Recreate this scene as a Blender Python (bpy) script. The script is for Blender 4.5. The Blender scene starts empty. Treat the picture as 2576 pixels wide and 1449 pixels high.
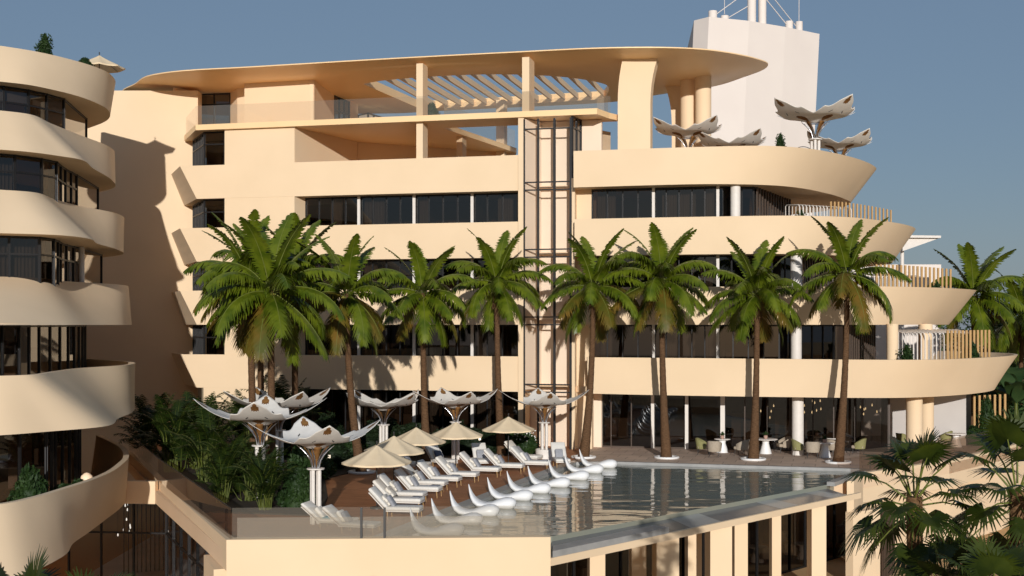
import bpy, bmesh, math, random
from mathutils import Vector, Matrix
rnd = random.Random(11)
SC = bpy.context.scene
COL = SC.collection
PI = math.pi
# ---------------------------------------------------------------- camera geometry (metres; camera at x=0, y=0)
F, CX, CY, H = 3220.0, 1288.0, 815.0, 7.1
ZD = 0.3                       # level of the pool terrace
def k(px): return (px - CX) / F
def at(px, d): return (k(px) * d, d)
def gp(px, py, z=ZD):
    d = F * (H - z) / (py - CY)
    return (k(px) * d, d)
def zz(py, d): return H - (py - CY) * d / F
# facade frame: origin left of the glass shaft, U along the facade, V into the building
BX, BY = 0.45, 70.2
UX, UY, VX, VY = .9703, -.2419, .2419, .9703
def st(s, t): return (BX + s * UX + t * VX, BY + s * UY + t * VY)
def sp(px, t):
    q = k(px)
    return (q * (BY + t * VY) - BX - t * VX) / (UX - q * UY)
def pt(px, t): return st(sp(px, t), t)
UANG = math.atan2(UY, UX)
# ---------------------------------------------------------------- mesh builder
class MB:
    def __init__(s): s.v = []; s.f = []; s.m = []; s.sm = []
    def face(s, pts, mi=0, sm=False):
        i = len(s.v); s.v += [tuple(p) for p in pts]
        s.f.append(tuple(range(i, i + len(pts)))); s.m.append(mi); s.sm.append(sm)
    def grid(s, rows, mi=0, sm=True, closed=False):
        i = len(s.v); n = len(rows[0])
        for r in rows: s.v += [tuple(p) for p in r]
        for a in range(len(rows) - 1):
            for b in range(n if closed else n - 1):
                c = (b + 1) % n
                s.f.append((i + a * n + b, i + a * n + c, i + (a + 1) * n + c, i + (a + 1) * n + b))
                s.m.append(mi(a, b) if callable(mi) else mi); s.sm.append(sm)
    def box(s, c, size, rz=0, mi=0, M=None):
        x, y, z = size[0] / 2, size[1] / 2, size[2] / 2
        ca, sa = math.cos(rz), math.sin(rz)
        p = []
        for dx, dy, dz in ((-x,-y,-z),(x,-y,-z),(x,y,-z),(-x,y,-z),(-x,-y,z),(x,-y,z),(x,y,z),(-x,y,z)):
            q = Vector((c[0] + dx * ca - dy * sa, c[1] + dx * sa + dy * ca, c[2] + dz))
            p.append(tuple(M @ q) if M else tuple(q))
        i = len(s.v); s.v += p
        for f in ((3,2,1,0),(4,5,6,7),(0,1,5,4),(1,2,6,5),(2,3,7,6),(3,0,4,7)):
            s.f.append(tuple(i + a for a in f)); s.m.append(mi); s.sm.append(False)
    def rbox(s, size, bev, M=None, mi=0, seg=2, puff=0.0):
        bm = bmesh.new(); bmesh.ops.create_cube(bm, size=1)
        for v in bm.verts: v.co = Vector((v.co.x * size[0], v.co.y * size[1], v.co.z * size[2]))
        bmesh.ops.bevel(bm, geom=bm.edges[:], offset=bev, segments=seg, profile=.5, affect='EDGES')
        if puff:
            bmesh.ops.subdivide_edges(bm, edges=[e for e in bm.edges if e.calc_length() > max(size) * .3], cuts=2, use_grid_fill=True)
            for v in bm.verts:
                fx = 1 - abs(v.co.x) / (size[0] / 2); fy = 1 - abs(v.co.y) / (size[1] / 2)
                v.co.z += math.copysign(puff, v.co.z) * max(0, min(1, 2 * min(fx, fy)))
        i = len(s.v); bm.verts.ensure_lookup_table(); bm.verts.index_update()
        for v in bm.verts: s.v.append(tuple(M @ v.co) if M else tuple(v.co))
        for f in bm.faces:
            s.f.append(tuple(i + v.index for v in f.verts)); s.m.append(mi); s.sm.append(True)
        bm.free()
    def prism(s, poly, z0, z1, mi=0, sides=True):
        n = len(poly)
        a = sum(poly[i][0] * poly[(i+1) % n][1] - poly[(i+1) % n][0] * poly[i][1] for i in range(n))
        if a < 0: poly = poly[::-1]
        i = len(s.v)
        s.v += [(p[0], p[1], z0) for p in poly] + [(p[0], p[1], z1) for p in poly]
        s.f.append(tuple(i + j for j in range(n - 1, -1, -1))); s.m.append(mi); s.sm.append(False)
        s.f.append(tuple(i + n + j for j in range(n))); s.m.append(mi); s.sm.append(False)
        if sides:
            for j in range(n):
                q = (j + 1) % n
                s.f.append((i + j, i + q, i + n + q, i + n + j)); s.m.append(mi); s.sm.append(False)
    def tube(s, pts, r, n=8, mi=0, cap=True):
        P = [Vector(p) for p in pts]; m = len(P)
        R = r if isinstance(r, (list, tuple)) else [r] * m
        rows = []; side = None
        for i in range(m):
            t = (P[min(i + 1, m - 1)] - P[max(i - 1, 0)]).normalized()
            if side is None:
                side = t.cross(Vector((0, 0, 1)) if abs(t.z) < .95 else Vector((1, 0, 0))).normalized()
            side = (side - t * side.dot(t)).normalized(); up = t.cross(side)
            rows.append([P[i] + (side * math.cos(2*PI*j/n) + up * math.sin(2*PI*j/n)) * R[i] for j in range(n)])
        s.grid(rows, mi, True, True)
        if cap:
            s.face(rows[0][::-1], mi); s.face(rows[-1], mi)
    def lathe(s, prof, n=24, c=(0, 0, 0), mi=0, M=None):
        rows = []
        for r, z in prof:
            row = [Vector((c[0] + r * math.cos(2*PI*j/n), c[1] + r * math.sin(2*PI*j/n), c[2] + z)) for j in range(n)]
            rows.append([M @ q for q in row] if M else row)
        s.grid(rows, mi, True, True)
        if prof[0][0] > .003: s.face(rows[0][::-1], mi)
        if prof[-1][0] > .003: s.face(rows[-1], mi)
    def mesh(s, name, mats):
        me = bpy.data.meshes.new(name); me.from_pydata(s.v, [], s.f)
        for m in (mats if isinstance(mats, (list, tuple)) else [mats]): me.materials.append(m)
        me.polygons.foreach_set('material_index', s.m); me.polygons.foreach_set('use_smooth', s.sm)
        me.update(); return me
    def build(s, name, mats, parent=None, loc=None):
        return link(name, s.mesh(name, mats), parent, loc)
def link(name, me, parent=None, loc=None):
    o = bpy.data.objects.new(name, me); COL.objects.link(o)
    if parent: o.parent = parent
    if loc: o.location = loc
    return o
def tag(o, label=None, cat=None, group=None, kind=None):
    if label: o['label'] = label
    if cat: o['category'] = cat
    if group: o['group'] = group
    if kind: o['kind'] = kind
    return o
def thing(name, label, cat, loc=(0, 0, 0), rz=0, group=None):
    o = bpy.data.objects.new(name, None); COL.objects.link(o)
    o.location = loc; o.rotation_euler = (0, 0, rz); o.empty_display_size = .3
    return tag(o, label, cat, group)
KIDS = {}
def dup(root, loc, rz, label, scale=1.0):
    r = root.copy(); COL.objects.link(r); r.location = loc; r.rotation_euler = (0, 0, rz)
    r.scale = (scale,) * 3 if not isinstance(scale, tuple) else scale
    r['label'] = label
    if root.name not in KIDS:
        KIDS[root.name] = [(c, [g for g in bpy.data.objects if g.parent == c]) for c in bpy.data.objects if c.parent == root]
    for ch, gs in KIDS[root.name]:
        c = ch.copy(); COL.objects.link(c); c.parent = r
        for g in gs:
            d = g.copy(); COL.objects.link(d); d.parent = c
    return r
# ---------------------------------------------------------------- materials
def mat(name, col, rough=.7, col2=None, scale=3., bump=0., bscale=40., spec=.3, metal=0., trans=0., alpha=None, stretch=None, detail=4, lo=.35, hi=.65):
    m = bpy.data.materials.new(name); m.use_nodes = True
    nt = m.node_tree; N = nt.nodes; L = nt.links; b = N['Principled BSDF']
    b.inputs['Base Color'].default_value = (*col, 1); b.inputs['Roughness'].default_value = rough
    b.inputs['Specular IOR Level'].default_value = spec; b.inputs['Metallic'].default_value = metal
    tc = N.new('ShaderNodeTexCoord'); src = tc.outputs['Object']
    if stretch:
        mp = N.new('ShaderNodeMapping'); mp.inputs['Scale'].default_value = stretch; L.new(src, mp.inputs[0]); src = mp.outputs[0]
    if col2:
        n = N.new('ShaderNodeTexNoise'); n.inputs['Scale'].default_value = scale; n.inputs['Detail'].default_value = detail
        L.new(src, n.inputs['Vector'])
        r = N.new('ShaderNodeMapRange'); r.inputs[1].default_value = lo; r.inputs[2].default_value = hi
        L.new(n.outputs['Fac'], r.inputs[0])
        x = N.new('ShaderNodeMix'); x.data_type = 'RGBA'
        x.inputs[6].default_value = (*col, 1); x.inputs[7].default_value = (*col2, 1)
        L.new(r.outputs[0], x.inputs[0]); L.new(x.outputs[2], b.inputs['Base Color'])
    if bump:
        n2 = N.new('ShaderNodeTexNoise'); n2.inputs['Scale'].default_value = bscale; n2.inputs['Detail'].default_value = 3
        L.new(src, n2.inputs['Vector'])
        bp = N.new('ShaderNodeBump'); bp.inputs['Strength'].default_value = bump; bp.inputs['Distance'].default_value = .02
        L.new(n2.outputs['Fac'], bp.inputs['Height']); L.new(bp.outputs[0], b.inputs['Normal'])
    if trans:
        tr = N.new('ShaderNodeBsdfTranslucent'); mx = N.new('ShaderNodeMixShader'); mx.inputs[0].default_value = trans
        if col2: L.new(x.outputs[2], tr.inputs[0])
        else: tr.inputs[0].default_value = (*col, 1)
        L.new(b.outputs[0], mx.inputs[1]); L.new(tr.outputs[0], mx.inputs[2]); L.new(mx.outputs[0], N['Material Output'].inputs[0])
    return m
def glass_mat(name, tint, ior=1.45, refl=1.0, haze=0., hazecol=(.8, .75, .68)):
    m = bpy.data.materials.new(name); m.use_nodes = True
    nt = m.node_tree; N = nt.nodes; L = nt.links; N.remove(N['Principled BSDF'])
    t = N.new('ShaderNodeBsdfTransparent'); t.inputs[0].default_value = (*tint, 1)
    g = N.new('ShaderNodeBsdfGlossy'); g.inputs['Roughness'].default_value = .015; g.inputs[0].default_value = (refl, refl, refl, 1)
    lw = N.new('ShaderNodeLayerWeight'); lw.inputs[0].default_value = .5
    pw = N.new('ShaderNodeMath'); pw.operation = 'POWER'; pw.inputs[1].default_value = 5; L.new(lw.outputs['Facing'], pw.inputs[0])
    b0 = ((ior - 1) / (ior + 1)) ** 2 * 1.2
    fr = N.new('ShaderNodeMapRange'); fr.inputs[3].default_value = b0; fr.inputs[4].default_value = 1; L.new(pw.outputs[0], fr.inputs[0])
    mx = N.new('ShaderNodeMixShader'); L.new(fr.outputs[0], mx.inputs[0]); L.new(t.outputs[0], mx.inputs[1]); L.new(g.outputs[0], mx.inputs[2])
    out = mx.outputs[0]
    if haze:
        d = N.new('ShaderNodeBsdfDiffuse'); d.inputs[0].default_value = (*hazecol, 1)
        m2 = N.new('ShaderNodeMixShader'); m2.inputs[0].default_value = haze
        L.new(out, m2.inputs[1]); L.new(d.outputs[0], m2.inputs[2]); out = m2.outputs[0]
    L.new(out, N['Material Output'].inputs[0]); return m
def emit_mat(name, col, st_):
    m = mat(name, col, .4); b = m.node_tree.nodes['Principled BSDF']
    b.inputs['Emission Color'].default_value = (*col, 1); b.inputs['Emission Strength'].default_value = st_; return m
STUCCO = mat('stucco', (.80, .605, .395), .85, (.765, .575, .37), .35, .12, 60, .2)
ROOFM = mat('bounce_tinted_render', (.90, .63, .345), .42, (.86, .595, .32), .3, .04, 25, .45)  # golden colour put in for warm bounce light on roof and slab
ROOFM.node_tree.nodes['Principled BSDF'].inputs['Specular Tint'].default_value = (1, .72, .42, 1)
STUCCO2 = mat('stucco_pale', (.78, .57, .375), .85, (.74, .535, .345), .4, .12, 60, .2)
WHITEW = mat('white_render', (.76, .675, .60), .8, (.73, .645, .575), .3, .08, 40, .2)
GREYW = mat('grey_render', (.50, .46, .42), .8, (.46, .42, .39), .4, .08, 40, .2)
FRAME = mat('dark_frame', (.012, .011, .011), .4, spec=.4)
BRONZE = mat('bronze_frame', (.07, .045, .03), .45, spec=.4)
GLASS = glass_mat('window_glass', (.22, .19, .165), 1.62)
LOBBYG = glass_mat('lobby_glass', (.62, .60, .57), 1.4)
SHAFTG = glass_mat('shaft_glass', (.98, .975, .97), 1.3)
RAILG = glass_mat('railing_glass', (.86, .84, .80), 1.45, haze=.09, hazecol=(.60, .54, .44))
RAILB = glass_mat('bronze_railing_glass', (.62, .52, .44), 1.45, haze=.05, hazecol=(.5, .4, .33))
REFLG = glass_mat('reflection_glass', (.84, .82, .78), 1.45, haze=.30, hazecol=(.62, .56, .48))  # whitish haze stands in for a bright reflection low in the glass
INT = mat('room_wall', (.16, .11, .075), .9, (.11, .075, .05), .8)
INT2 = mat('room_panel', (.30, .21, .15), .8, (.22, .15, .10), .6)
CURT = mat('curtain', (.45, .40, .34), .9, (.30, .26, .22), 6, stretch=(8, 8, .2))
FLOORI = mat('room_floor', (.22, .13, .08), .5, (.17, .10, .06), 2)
WOOD = mat('deck_wood', (.46, .19, .078), .65, (.38, .155, .062), 1.2, .15, 30, .25, stretch=(1, 1, 1))
STONE = mat('paving_stone', (.58, .44, .34), .7, (.48, .365, .285), .9, .1, 30, .3)
BOUNCEG = mat('bounce_ground', (.66, .42, .20), .95, (.58, .37, .17), .05, .2, 2)  # warm pale colour picked so the ground bounces light upwards
SOIL = mat('bed_soil', (.035, .025, .016), .95, (.05, .035, .02), 3, .3, 12)
TILE = mat('pool_tile', (.34, .33, .31), .4, (.28, .275, .26), 2, .05, 30, .4)
LEDGE = mat('wet_ledge', (.20, .19, .18), .18, (.16, .155, .15), .5, .02, 8, .5)
LEDGE2 = mat('reflection_tone_ledge', (.36, .35, .32), .25, (.31, .30, .28), .6, .02, 8, .5)  # paler tone paints the reflections lying across the ledge
WPLAST = mat('white_moulded', (.80, .78, .75), .35, spec=.5)
WPAINT = mat('white_paint', (.74, .68, .61), .5, (.70, .64, .57), 4)
CUSH = mat('cream_fabric', (.74, .70, .63), .9, (.69, .65, .58), 12, .2, 90, .1)
GREYF = mat('grey_fabric', (.33, .33, .34), .9, (.27, .27, .285), 14, .2, 90, .1)
STRIPF = mat('striped_fabric', (.70, .65, .56), .9, (.40, .37, .33), 9, .2, 90, .1, stretch=(1, 6, 1), lo=.48, hi=.52)
BLUEF = mat('slate_blue_fabric', (.10, .12, .17), .9, (.08, .095, .14), 14, .2, 90)
TEALF = mat('turquoise_fabric', (.06, .33, .42), .9, spec=.1)
UMB = mat('umbrella_canvas', (.92, .73, .48), .85, (.88, .69, .45), 3, .05, 60, .1, trans=.12)
PETAL = mat('petal_fabric', (.90, .85, .77), .8, (.84, .79, .71), 4, .1, 40, .15, trans=.18)
PETALB = mat('petal_brown', (.36, .175, .05), .8, (.22, .10, .03), 8, trans=.3)
CHROME = mat('polished_steel', (.62, .62, .64), .30, metal=1.)
DARKM = mat('dark_metal', (.02, .018, .016), .4, spec=.5)
TIMBER = mat('timber_post', (.50, .31, .13), .6, (.42, .25, .10), 6, .1, 30, stretch=(4, 4, .4))
OLIVE = mat('olive_fabric', (.27, .25, .11), .9, (.22, .205, .085), 14, .2, 90, .1)
TAUPE = mat('taupe_fabric', (.40, .33, .25), .9, (.35, .285, .21), 12, .2, 90, .1)
TRUNK = mat('palm_bark', (.15, .082, .042), .9, (.07, .038, .019), 9, .6, 25, .1, stretch=(1, 1, 5))
FIBRE = mat('palm_fibre', (.22, .125, .06), .95, (.12, .065, .03), 20, .5, 60, .1)
LEAF = mat('palm_leaf', (.050, .080, .003), .38, (.135, .165, .010), 1.6, .0, spec=.35, trans=.13)
LEAFY = mat('yellowing_leaf', (.085, .092, .008), .5, (.20, .115, .016), 1.1, spec=.3, trans=.3)
RACH = mat('leaf_stalk', (.16, .18, .035), .5, (.12, .14, .025), 3)
ARECA = mat('areca_leaf', (.009, .020, .003), .5, (.026, .045, .005), 1.4, spec=.3, trans=.22)
FANL = mat('fan_leaf', (.020, .034, .004), .42, (.050, .066, .006), 2.2, spec=.4, trans=.18)
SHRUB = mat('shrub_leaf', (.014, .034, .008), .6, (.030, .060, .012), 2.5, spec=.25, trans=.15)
SHRUB_SHADE = mat('shade_toned_shrub_leaf', (.007, .015, .005), .65, (.012, .024, .006), 2.5, spec=.2)  # shrub leaf darkened, the shade of the bed is in the colour
TREEL = mat('tree_leaf', (.022, .052, .014), .6, (.045, .082, .022), .8, spec=.25, trans=.15)
CANE = mat('green_cane', (.10, .115, .018), .5, (.07, .09, .012), 6)
POT = mat('pink_ceramic', (.42, .26, .20), .5)
WARM = emit_mat('lamp_glow', (1, .78, .45), 3.2)
COOL = emit_mat('clerestory_glow', (1, .96, .88), 1.6)
CLOTH_PINK = mat('towel_fabric', (.62, .50, .44), .9)
FLOWR = mat('white_petals', (.8, .77, .72), .7)
# ---------------------------------------------------------------- shared building pieces
def dense(pts):
    P = [Vector((p[0], p[1])) for p in pts]; m = len(P); D = []
    for i in range(m - 1):
        p1, p2 = P[i], P[i+1]
        p0 = P[i - 1] if i else p1 * 2 - p2
        p3 = P[i + 2] if i + 2 < m else p2 * 2 - p1
        t0 = 0; t1 = t0 + max(1e-6, (p1-p0).length) ** .5; t2 = t1 + max(1e-6, (p2-p1).length) ** .5; t3 = t2 + max(1e-6, (p3-p2).length) ** .5
        for j in range(24):
            t = t1 + (t2 - t1) * j / 24
            a1 = p0*((t1-t)/(t1-t0)) + p1*((t-t0)/(t1-t0)); a2 = p1*((t2-t)/(t2-t1)) + p2*((t-t1)/(t2-t1)); a3 = p2*((t3-t)/(t3-t2)) + p3*((t-t2)/(t3-t2))
            b1 = a1*((t2-t)/(t2-t0)) + a2*((t-t0)/(t2-t0)); b2 = a2*((t3-t)/(t3-t1)) + a3*((t-t1)/(t3-t1))
            D.append(b1*((t2-t)/(t2-t1)) + b2*((t-t1)/(t2-t1)))
    D.append(P[-1])
    return D
def resample(pts, n): return arc(dense(pts), n)
def arc(D, n):
    L = [0]
    for i in range(1, len(D)): L.append(L[-1] + (D[i] - D[i-1]).length)
    out = []; j = 0
    for i in range(n):
        w = L[-1] * i / (n - 1)
        while j < len(D) - 2 and L[j+1] < w: j += 1
        q = (w - L[j]) / max(1e-9, L[j+1] - L[j])
        out.append(tuple(D[j].lerp(D[j+1], min(1, q))))
    return out
def inset(pts, d):
    n = len(pts); out = []
    def nrm(a, b):
        t = Vector((b[0]-a[0], b[1]-a[1])).normalized(); return Vector((-t.y, t.x))
    for i in range(n):
        if i == 0: v = nrm(pts[0], pts[1])
        elif i == n - 1: v = nrm(pts[-2], pts[-1])
        else:
            a, b = nrm(pts[i-1], pts[i]), nrm(pts[i], pts[i+1])
            v = (a + b); v = v / max(.35, v.dot(a))
        out.append((pts[i][0] + v.x * d, pts[i][1] + v.y * d))
    return out
def pieces(pts, knots, per):
    seg = [resample_seg(pts, a, b, per) for a, b in zip(knots[:-1], knots[1:])]
    return [p for q in seg[:-1] for p in q[:-1]] + seg[-1]
def resample_seg(pts, a, b, n):
    D = dense(pts)[a*24:b*24 + 1]; return arc(D, n)
def band(parent, top, bot, zt, zb, back, n=72, smooth=True, name='balcony_band', m=None, anchors=None):
    m = m or STUCCO
    if anchors:
        kt = [0] + [a for a, b in anchors] + [len(top) - 1]; kb = [0] + [b for a, b in anchors] + [len(bot) - 1]
        top, bot = pieces(top, kt, 36), pieces(bot, kb, 36)
    elif smooth: top, bot = resample(top, n), resample(bot, n)
    it, ib, sb = inset(top, .22), inset(bot, .3), inset(bot, .12)
    q3 = .3/(zt - zb); ic = inset([(b[0]+(t[0]-b[0])*q3, b[1]+(t[1]-b[1])*q3) for b, t in zip(bot, top)], .27)
    mb = MB()
    V3 = lambda ps, z: [(p[0], p[1], z) for p in ps]
    R = [V3(bot, zb)]
    for q in (.25, .5, .75, 1):
        R.append([(b[0]+(t[0]-b[0])*q, b[1]+(t[1]-b[1])*q, zb+(zt-zb)*q) for b, t in zip(bot, top)])
    mb.grid(R, 0, smooth)
    mb.grid([V3(top, zt), V3(it, zt)], 0, False)
    mb.grid([V3(it, zt), V3(ic, zb + .3)], 0, smooth)
    mb.grid([V3(ic, zb + .3), V3(ib, zb), V3(bot, zb)], 0, False)
    for i in (0, -1):
        mb.face([(*bot[i], zb), (*top[i], zt), (*it[i], zt), (*ib[i], zb)])
    o = mb.build(name, m, parent)
    sl = MB(); sl.prism(list(sb) + list(back), zb + .004, zb + .06); sl.prism(list(inset(bot, 1.0 if parent != hotel else .25)) + list(back), zb + .055, zb + .34)
    sl.build('floor_slab', m, parent)
    return o
def wall_box(parent, a, b, z0, z1, th=.25, m=None, name='wall'):
    """upright wall from plan point a to b, thickness th on the left side of a->b"""
    t = Vector((b[0]-a[0], b[1]-a[1])).normalized(); nx, ny = -t.y * th, t.x * th
    mb = MB(); mb.prism([a, b, (b[0]+nx, b[1]+ny), (a[0]+nx, a[1]+ny)], z0, z1)
    return mb.build(name, m or STUCCO, parent)
def glazing(parent, pts, z0, z1, step=.78, transom=None, fm=None, g=None, fw=.055, name='window', skip_frame=False):
    fm = fm or FRAME; g = g or GLASS
    for a, b in zip(pts[:-1], pts[1:]):
        ln = math.hypot(b[0]-a[0], b[1]-a[1]); rz = math.atan2(b[1]-a[1], b[0]-a[0])
        mb = MB(); mb.face([(*a, z0), (*b, z0), (*b, z1), (*a, z1)])
        w = mb.build(name, g, parent)
        if skip_frame: continue
        nb = max(1, round(ln / step)); fr = MB()
        for i in range(nb + 1):
            q = i / nb; x, y = a[0] + (b[0]-a[0]) * q, a[1] + (b[1]-a[1]) * q
            fr.box((x, y, (z0+z1)/2), (fw, .12, z1 - z0 - .004), rz)
        mid = ((a[0]+b[0])/2, (a[1]+b[1])/2)
        for z in [z0 + .04, z1 - .05] + ([transom] if transom else []):
            fr.box((*mid, z), (ln - fw - .01, .10, .075), rz)
        fr.build('frame', fm, w)
def rail(parent, pts, z0, z1, g=None, name='glass_railing'):
    mb = MB()
    for a, b in zip(pts[:-1], pts[1:]):
        mb.face([(*a, z0), (*b, z0), (*b, z1), (*a, z1)])
    return mb.build(name, g or RAILG, parent)
def boxpx(parent, name, a, size, z0, z1, rz, m):
    mb = MB(); mb.box((a[0], a[1], (z0+z1)/2), (size[0], size[1], z1-z0), rz); return mb.build(name, m, parent)
SOF = [3.38, 7.06, 10.75, 14.42]; TOPS = [5.32, 9.05, 12.72, 16.37]
# ================================================================ MAIN BUILDING
hotel = thing('hotel_building', 'large cream terraced hotel with stacked curved balconies, glass shaft and oval canopy roof', 'hotel', (0, 0, 0))
# left stretch of balconies (straight, flared left end that returns to the wing wall)
for i in range(4):
    top = [(-21.1, 79.25), (-19.5, 75.45), pt(1303, 0)]
    bot = [(-20.3, 79.25), (-18.45, 74.95), pt(1303, .0)]
    top[1] = (top[1][0], BY + (top[1][0]-BX) * UY/UX); bot[1] = (bot[1][0], BY + (bot[1][0]-BX) * UY/UX)
    band(hotel, top, bot, TOPS[i], SOF[i], [st(.0, 9), st(-20, 9)], smooth=False)
# wing wall that carries the shadow of the curved wing
boxpx(hotel, 'wing_wall', (-25.3, 79.75), (11.7, 1.0), -4, 21.55, 0, STUCCO)
# flush wall panels between the bands + slanted reveal + windows of the left stretch
LV = [(ZD, SOF[0]), (TOPS[0], SOF[1]), (TOPS[1], SOF[2]), (TOPS[2], SOF[3]), (TOPS[3], 18.4)]
for i, (z0, z1) in enumerate(LV):
    xl = 512 if i == 0 else 565
    wall_box(hotel, pt(xl, .012), pt(741, .012), z0 + .003, z1 - .003, .9, name='wall')
    fl = z0 if i == 0 else SOF[i-1] + .34
    if i < 4:
        wall_box(hotel, pt(741, .02), pt(769, 1.0), fl, z1, .3, name='wall_reveal')
    if i > 0:
        a = pt(565, .5); b = pt(514, .5); c = (k(487) * 78.6, 78.6)
        glazing(hotel, [c, b], fl, z1, .5, z1 - .75); glazing(hotel, [b, a], fl, z1, 1.0, z1 - .75)
        boxpx(hotel, 'room_wall', (-19.5+1.7, 79.0), (2.2, .2), fl, z1, UANG, INT)
    if i < 4:
        tt = 1.0
        edges = [770, 903, 1042, 1188, 1303]
        P = [pt(e, tt) for e in edges]
        glazing(hotel, P, fl, z1, .8)
        for e in edges[1:-1]:
            boxpx(hotel, 'window_post', pt(e, tt - .15), (.16, .12), fl, z1, UANG, WPAINT)
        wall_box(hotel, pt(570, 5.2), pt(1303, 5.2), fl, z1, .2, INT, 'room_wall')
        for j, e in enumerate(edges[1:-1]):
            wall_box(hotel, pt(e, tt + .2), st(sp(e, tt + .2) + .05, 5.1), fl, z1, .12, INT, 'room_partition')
        r2 = random.Random(i)
        for e0, e1 in zip(edges[:-1], edges[1:]):
            s0 = sp(e0, tt) + .2; w = r2.uniform(.5, 1.3)
            s0 += r2.choice((0, 0, 1.2))
            mb = MB(); rows = [[], []]
            for q in range(25):
                p = st(s0 + w * q / 24, tt + .35 + .06 * math.sin(q * 1.9)); rows[0].append((*p, fl)); rows[1].append((*p, z1 - .05))
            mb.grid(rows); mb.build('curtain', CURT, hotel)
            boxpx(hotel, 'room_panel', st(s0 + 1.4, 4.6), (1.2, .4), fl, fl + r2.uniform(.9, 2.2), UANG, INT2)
# glass shaft
SHAFTM = mat('shaft_plaster', (.84, .68, .52), .8, (.81, .65, .49), .5, .05, 40, .2)
S0, S1 = sp(1319, -.05), sp(1437, -.05)
wall_box(hotel, pt(1303.5, -.12), pt(1317.5, -.12), ZD, 18.39, 1.5, name='pier')
wall_box(hotel, pt(1438.5, -.1), pt(1446, -.1), ZD, 15.0, .5, name='pier')
wall_box(hotel, st(S0 - .3, 1.45), st(S1 + 1.4, 1.45), ZD, 18.35, .3, SHAFTM, 'shaft_wall')
wall_box(hotel, st(S0 + .05, .05), st(S0 + .62, 1.44), 3.5, 18.35, .12, SHAFTM, 'shaft_wall')
sh = MB(); sh.face([(*st(S0, -.05), ZD), (*st(S1, -.05), ZD), (*st(S1, -.05), 18.38), (*st(S0, -.05), 18.38)])
shg = sh.build('shaft_window', SHAFTG, hotel)
fr = MB()
for e, w in ((1319, .07), (1354, .1), (1395, .12), (1436, .12)):
    fr.box((*pt(e, -.08), 9.3), (w, .14, 18.0), UANG)
for z in [SOF[i] + d for i in range(4) for d in (0.0, .42)] + [17.75]:
    fr.box((*st((S0+S1)/2, -.06), z), (S1 - S0, .1, .07), UANG)
fr.build('frame', FRAME, shg)
for i in range(4):
    mb = MB(); mb.box((*st((S0+S1)/2 + .2, 1.15), SOF[i] + .25), (S1 - S0 - .3, .5, .12), UANG); mb.build('landing', STUCCO2, hotel)
glazing(hotel, [st(S1 + .06, -.05), pt(1461, 1.35)], 14.8, 18.38, .6, 17.75)
wall_box(hotel, pt(1446.5, .42), pt(1489, .42), ZD, SOF[3], .5, name='wall')
# right stretch: curved nose balconies
RT = [
 ([(4.0,68.45),(9,66.9),(13,65.35),(18.9,63.5),(21.2,64.0),(23.1,65.6),(26.5,69.5),(29.5,74.6),(30.2,79),(28.5,85)],
  [(4.1,68.45),(7.5,67.0),(13,65.35),(18.8,64.4),(20.75,65),(23.7,67.3),(26.6,71.1),(28.0,74.5),(28.3,79),(26.8,85)]),
 ([(3.4,68.6),(10,67.0),(14.5,66.2),(18.5,66.3),(21.1,67.4),(24.5,70.5),(27,74.4),(27.6,79),(25.5,86)],
  [(3.4,68.6),(10,67.0),(14.6,66.4),(18.5,67.1),(21.3,69.0),(24.0,72.4),(25.8,75.6),(26,80),(24,86)]),
 ([(3.35,68.6),(9.86,67.1),(14.4,66.4),(17.5,67.2),(19.8,69.3),(22.5,72.8),(24.1,76.5),(24.5,81),(22,87)],
  [(3.35,68.6),(9.8,67.1),(14.6,66.75),(18.6,69.3),(21.2,73.2),(22.7,76.4),(22.8,81),(20.5,87)]),
 ([(3.3,68.6),(10.4,66.9),(13.3,66.6),(15.6,67.6),(17.75,69.7),(19.5,72.0),(20.9,74.4),(21.9,77.0),(22,82),(19,88)],
  [(3.3,68.6),(10.4,66.95),(13.6,67.5),(15.4,68.8),(17.7,71.8),(19.4,74.8),(20.5,77.5),(20.5,82),(17.5,88)]),
]
for i in range(4):
    b = band(hotel, RT[i][0], RT[i][1], TOPS[i], SOF[i], [(4, 88.2), pt(1446, .3)], n=110)
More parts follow.
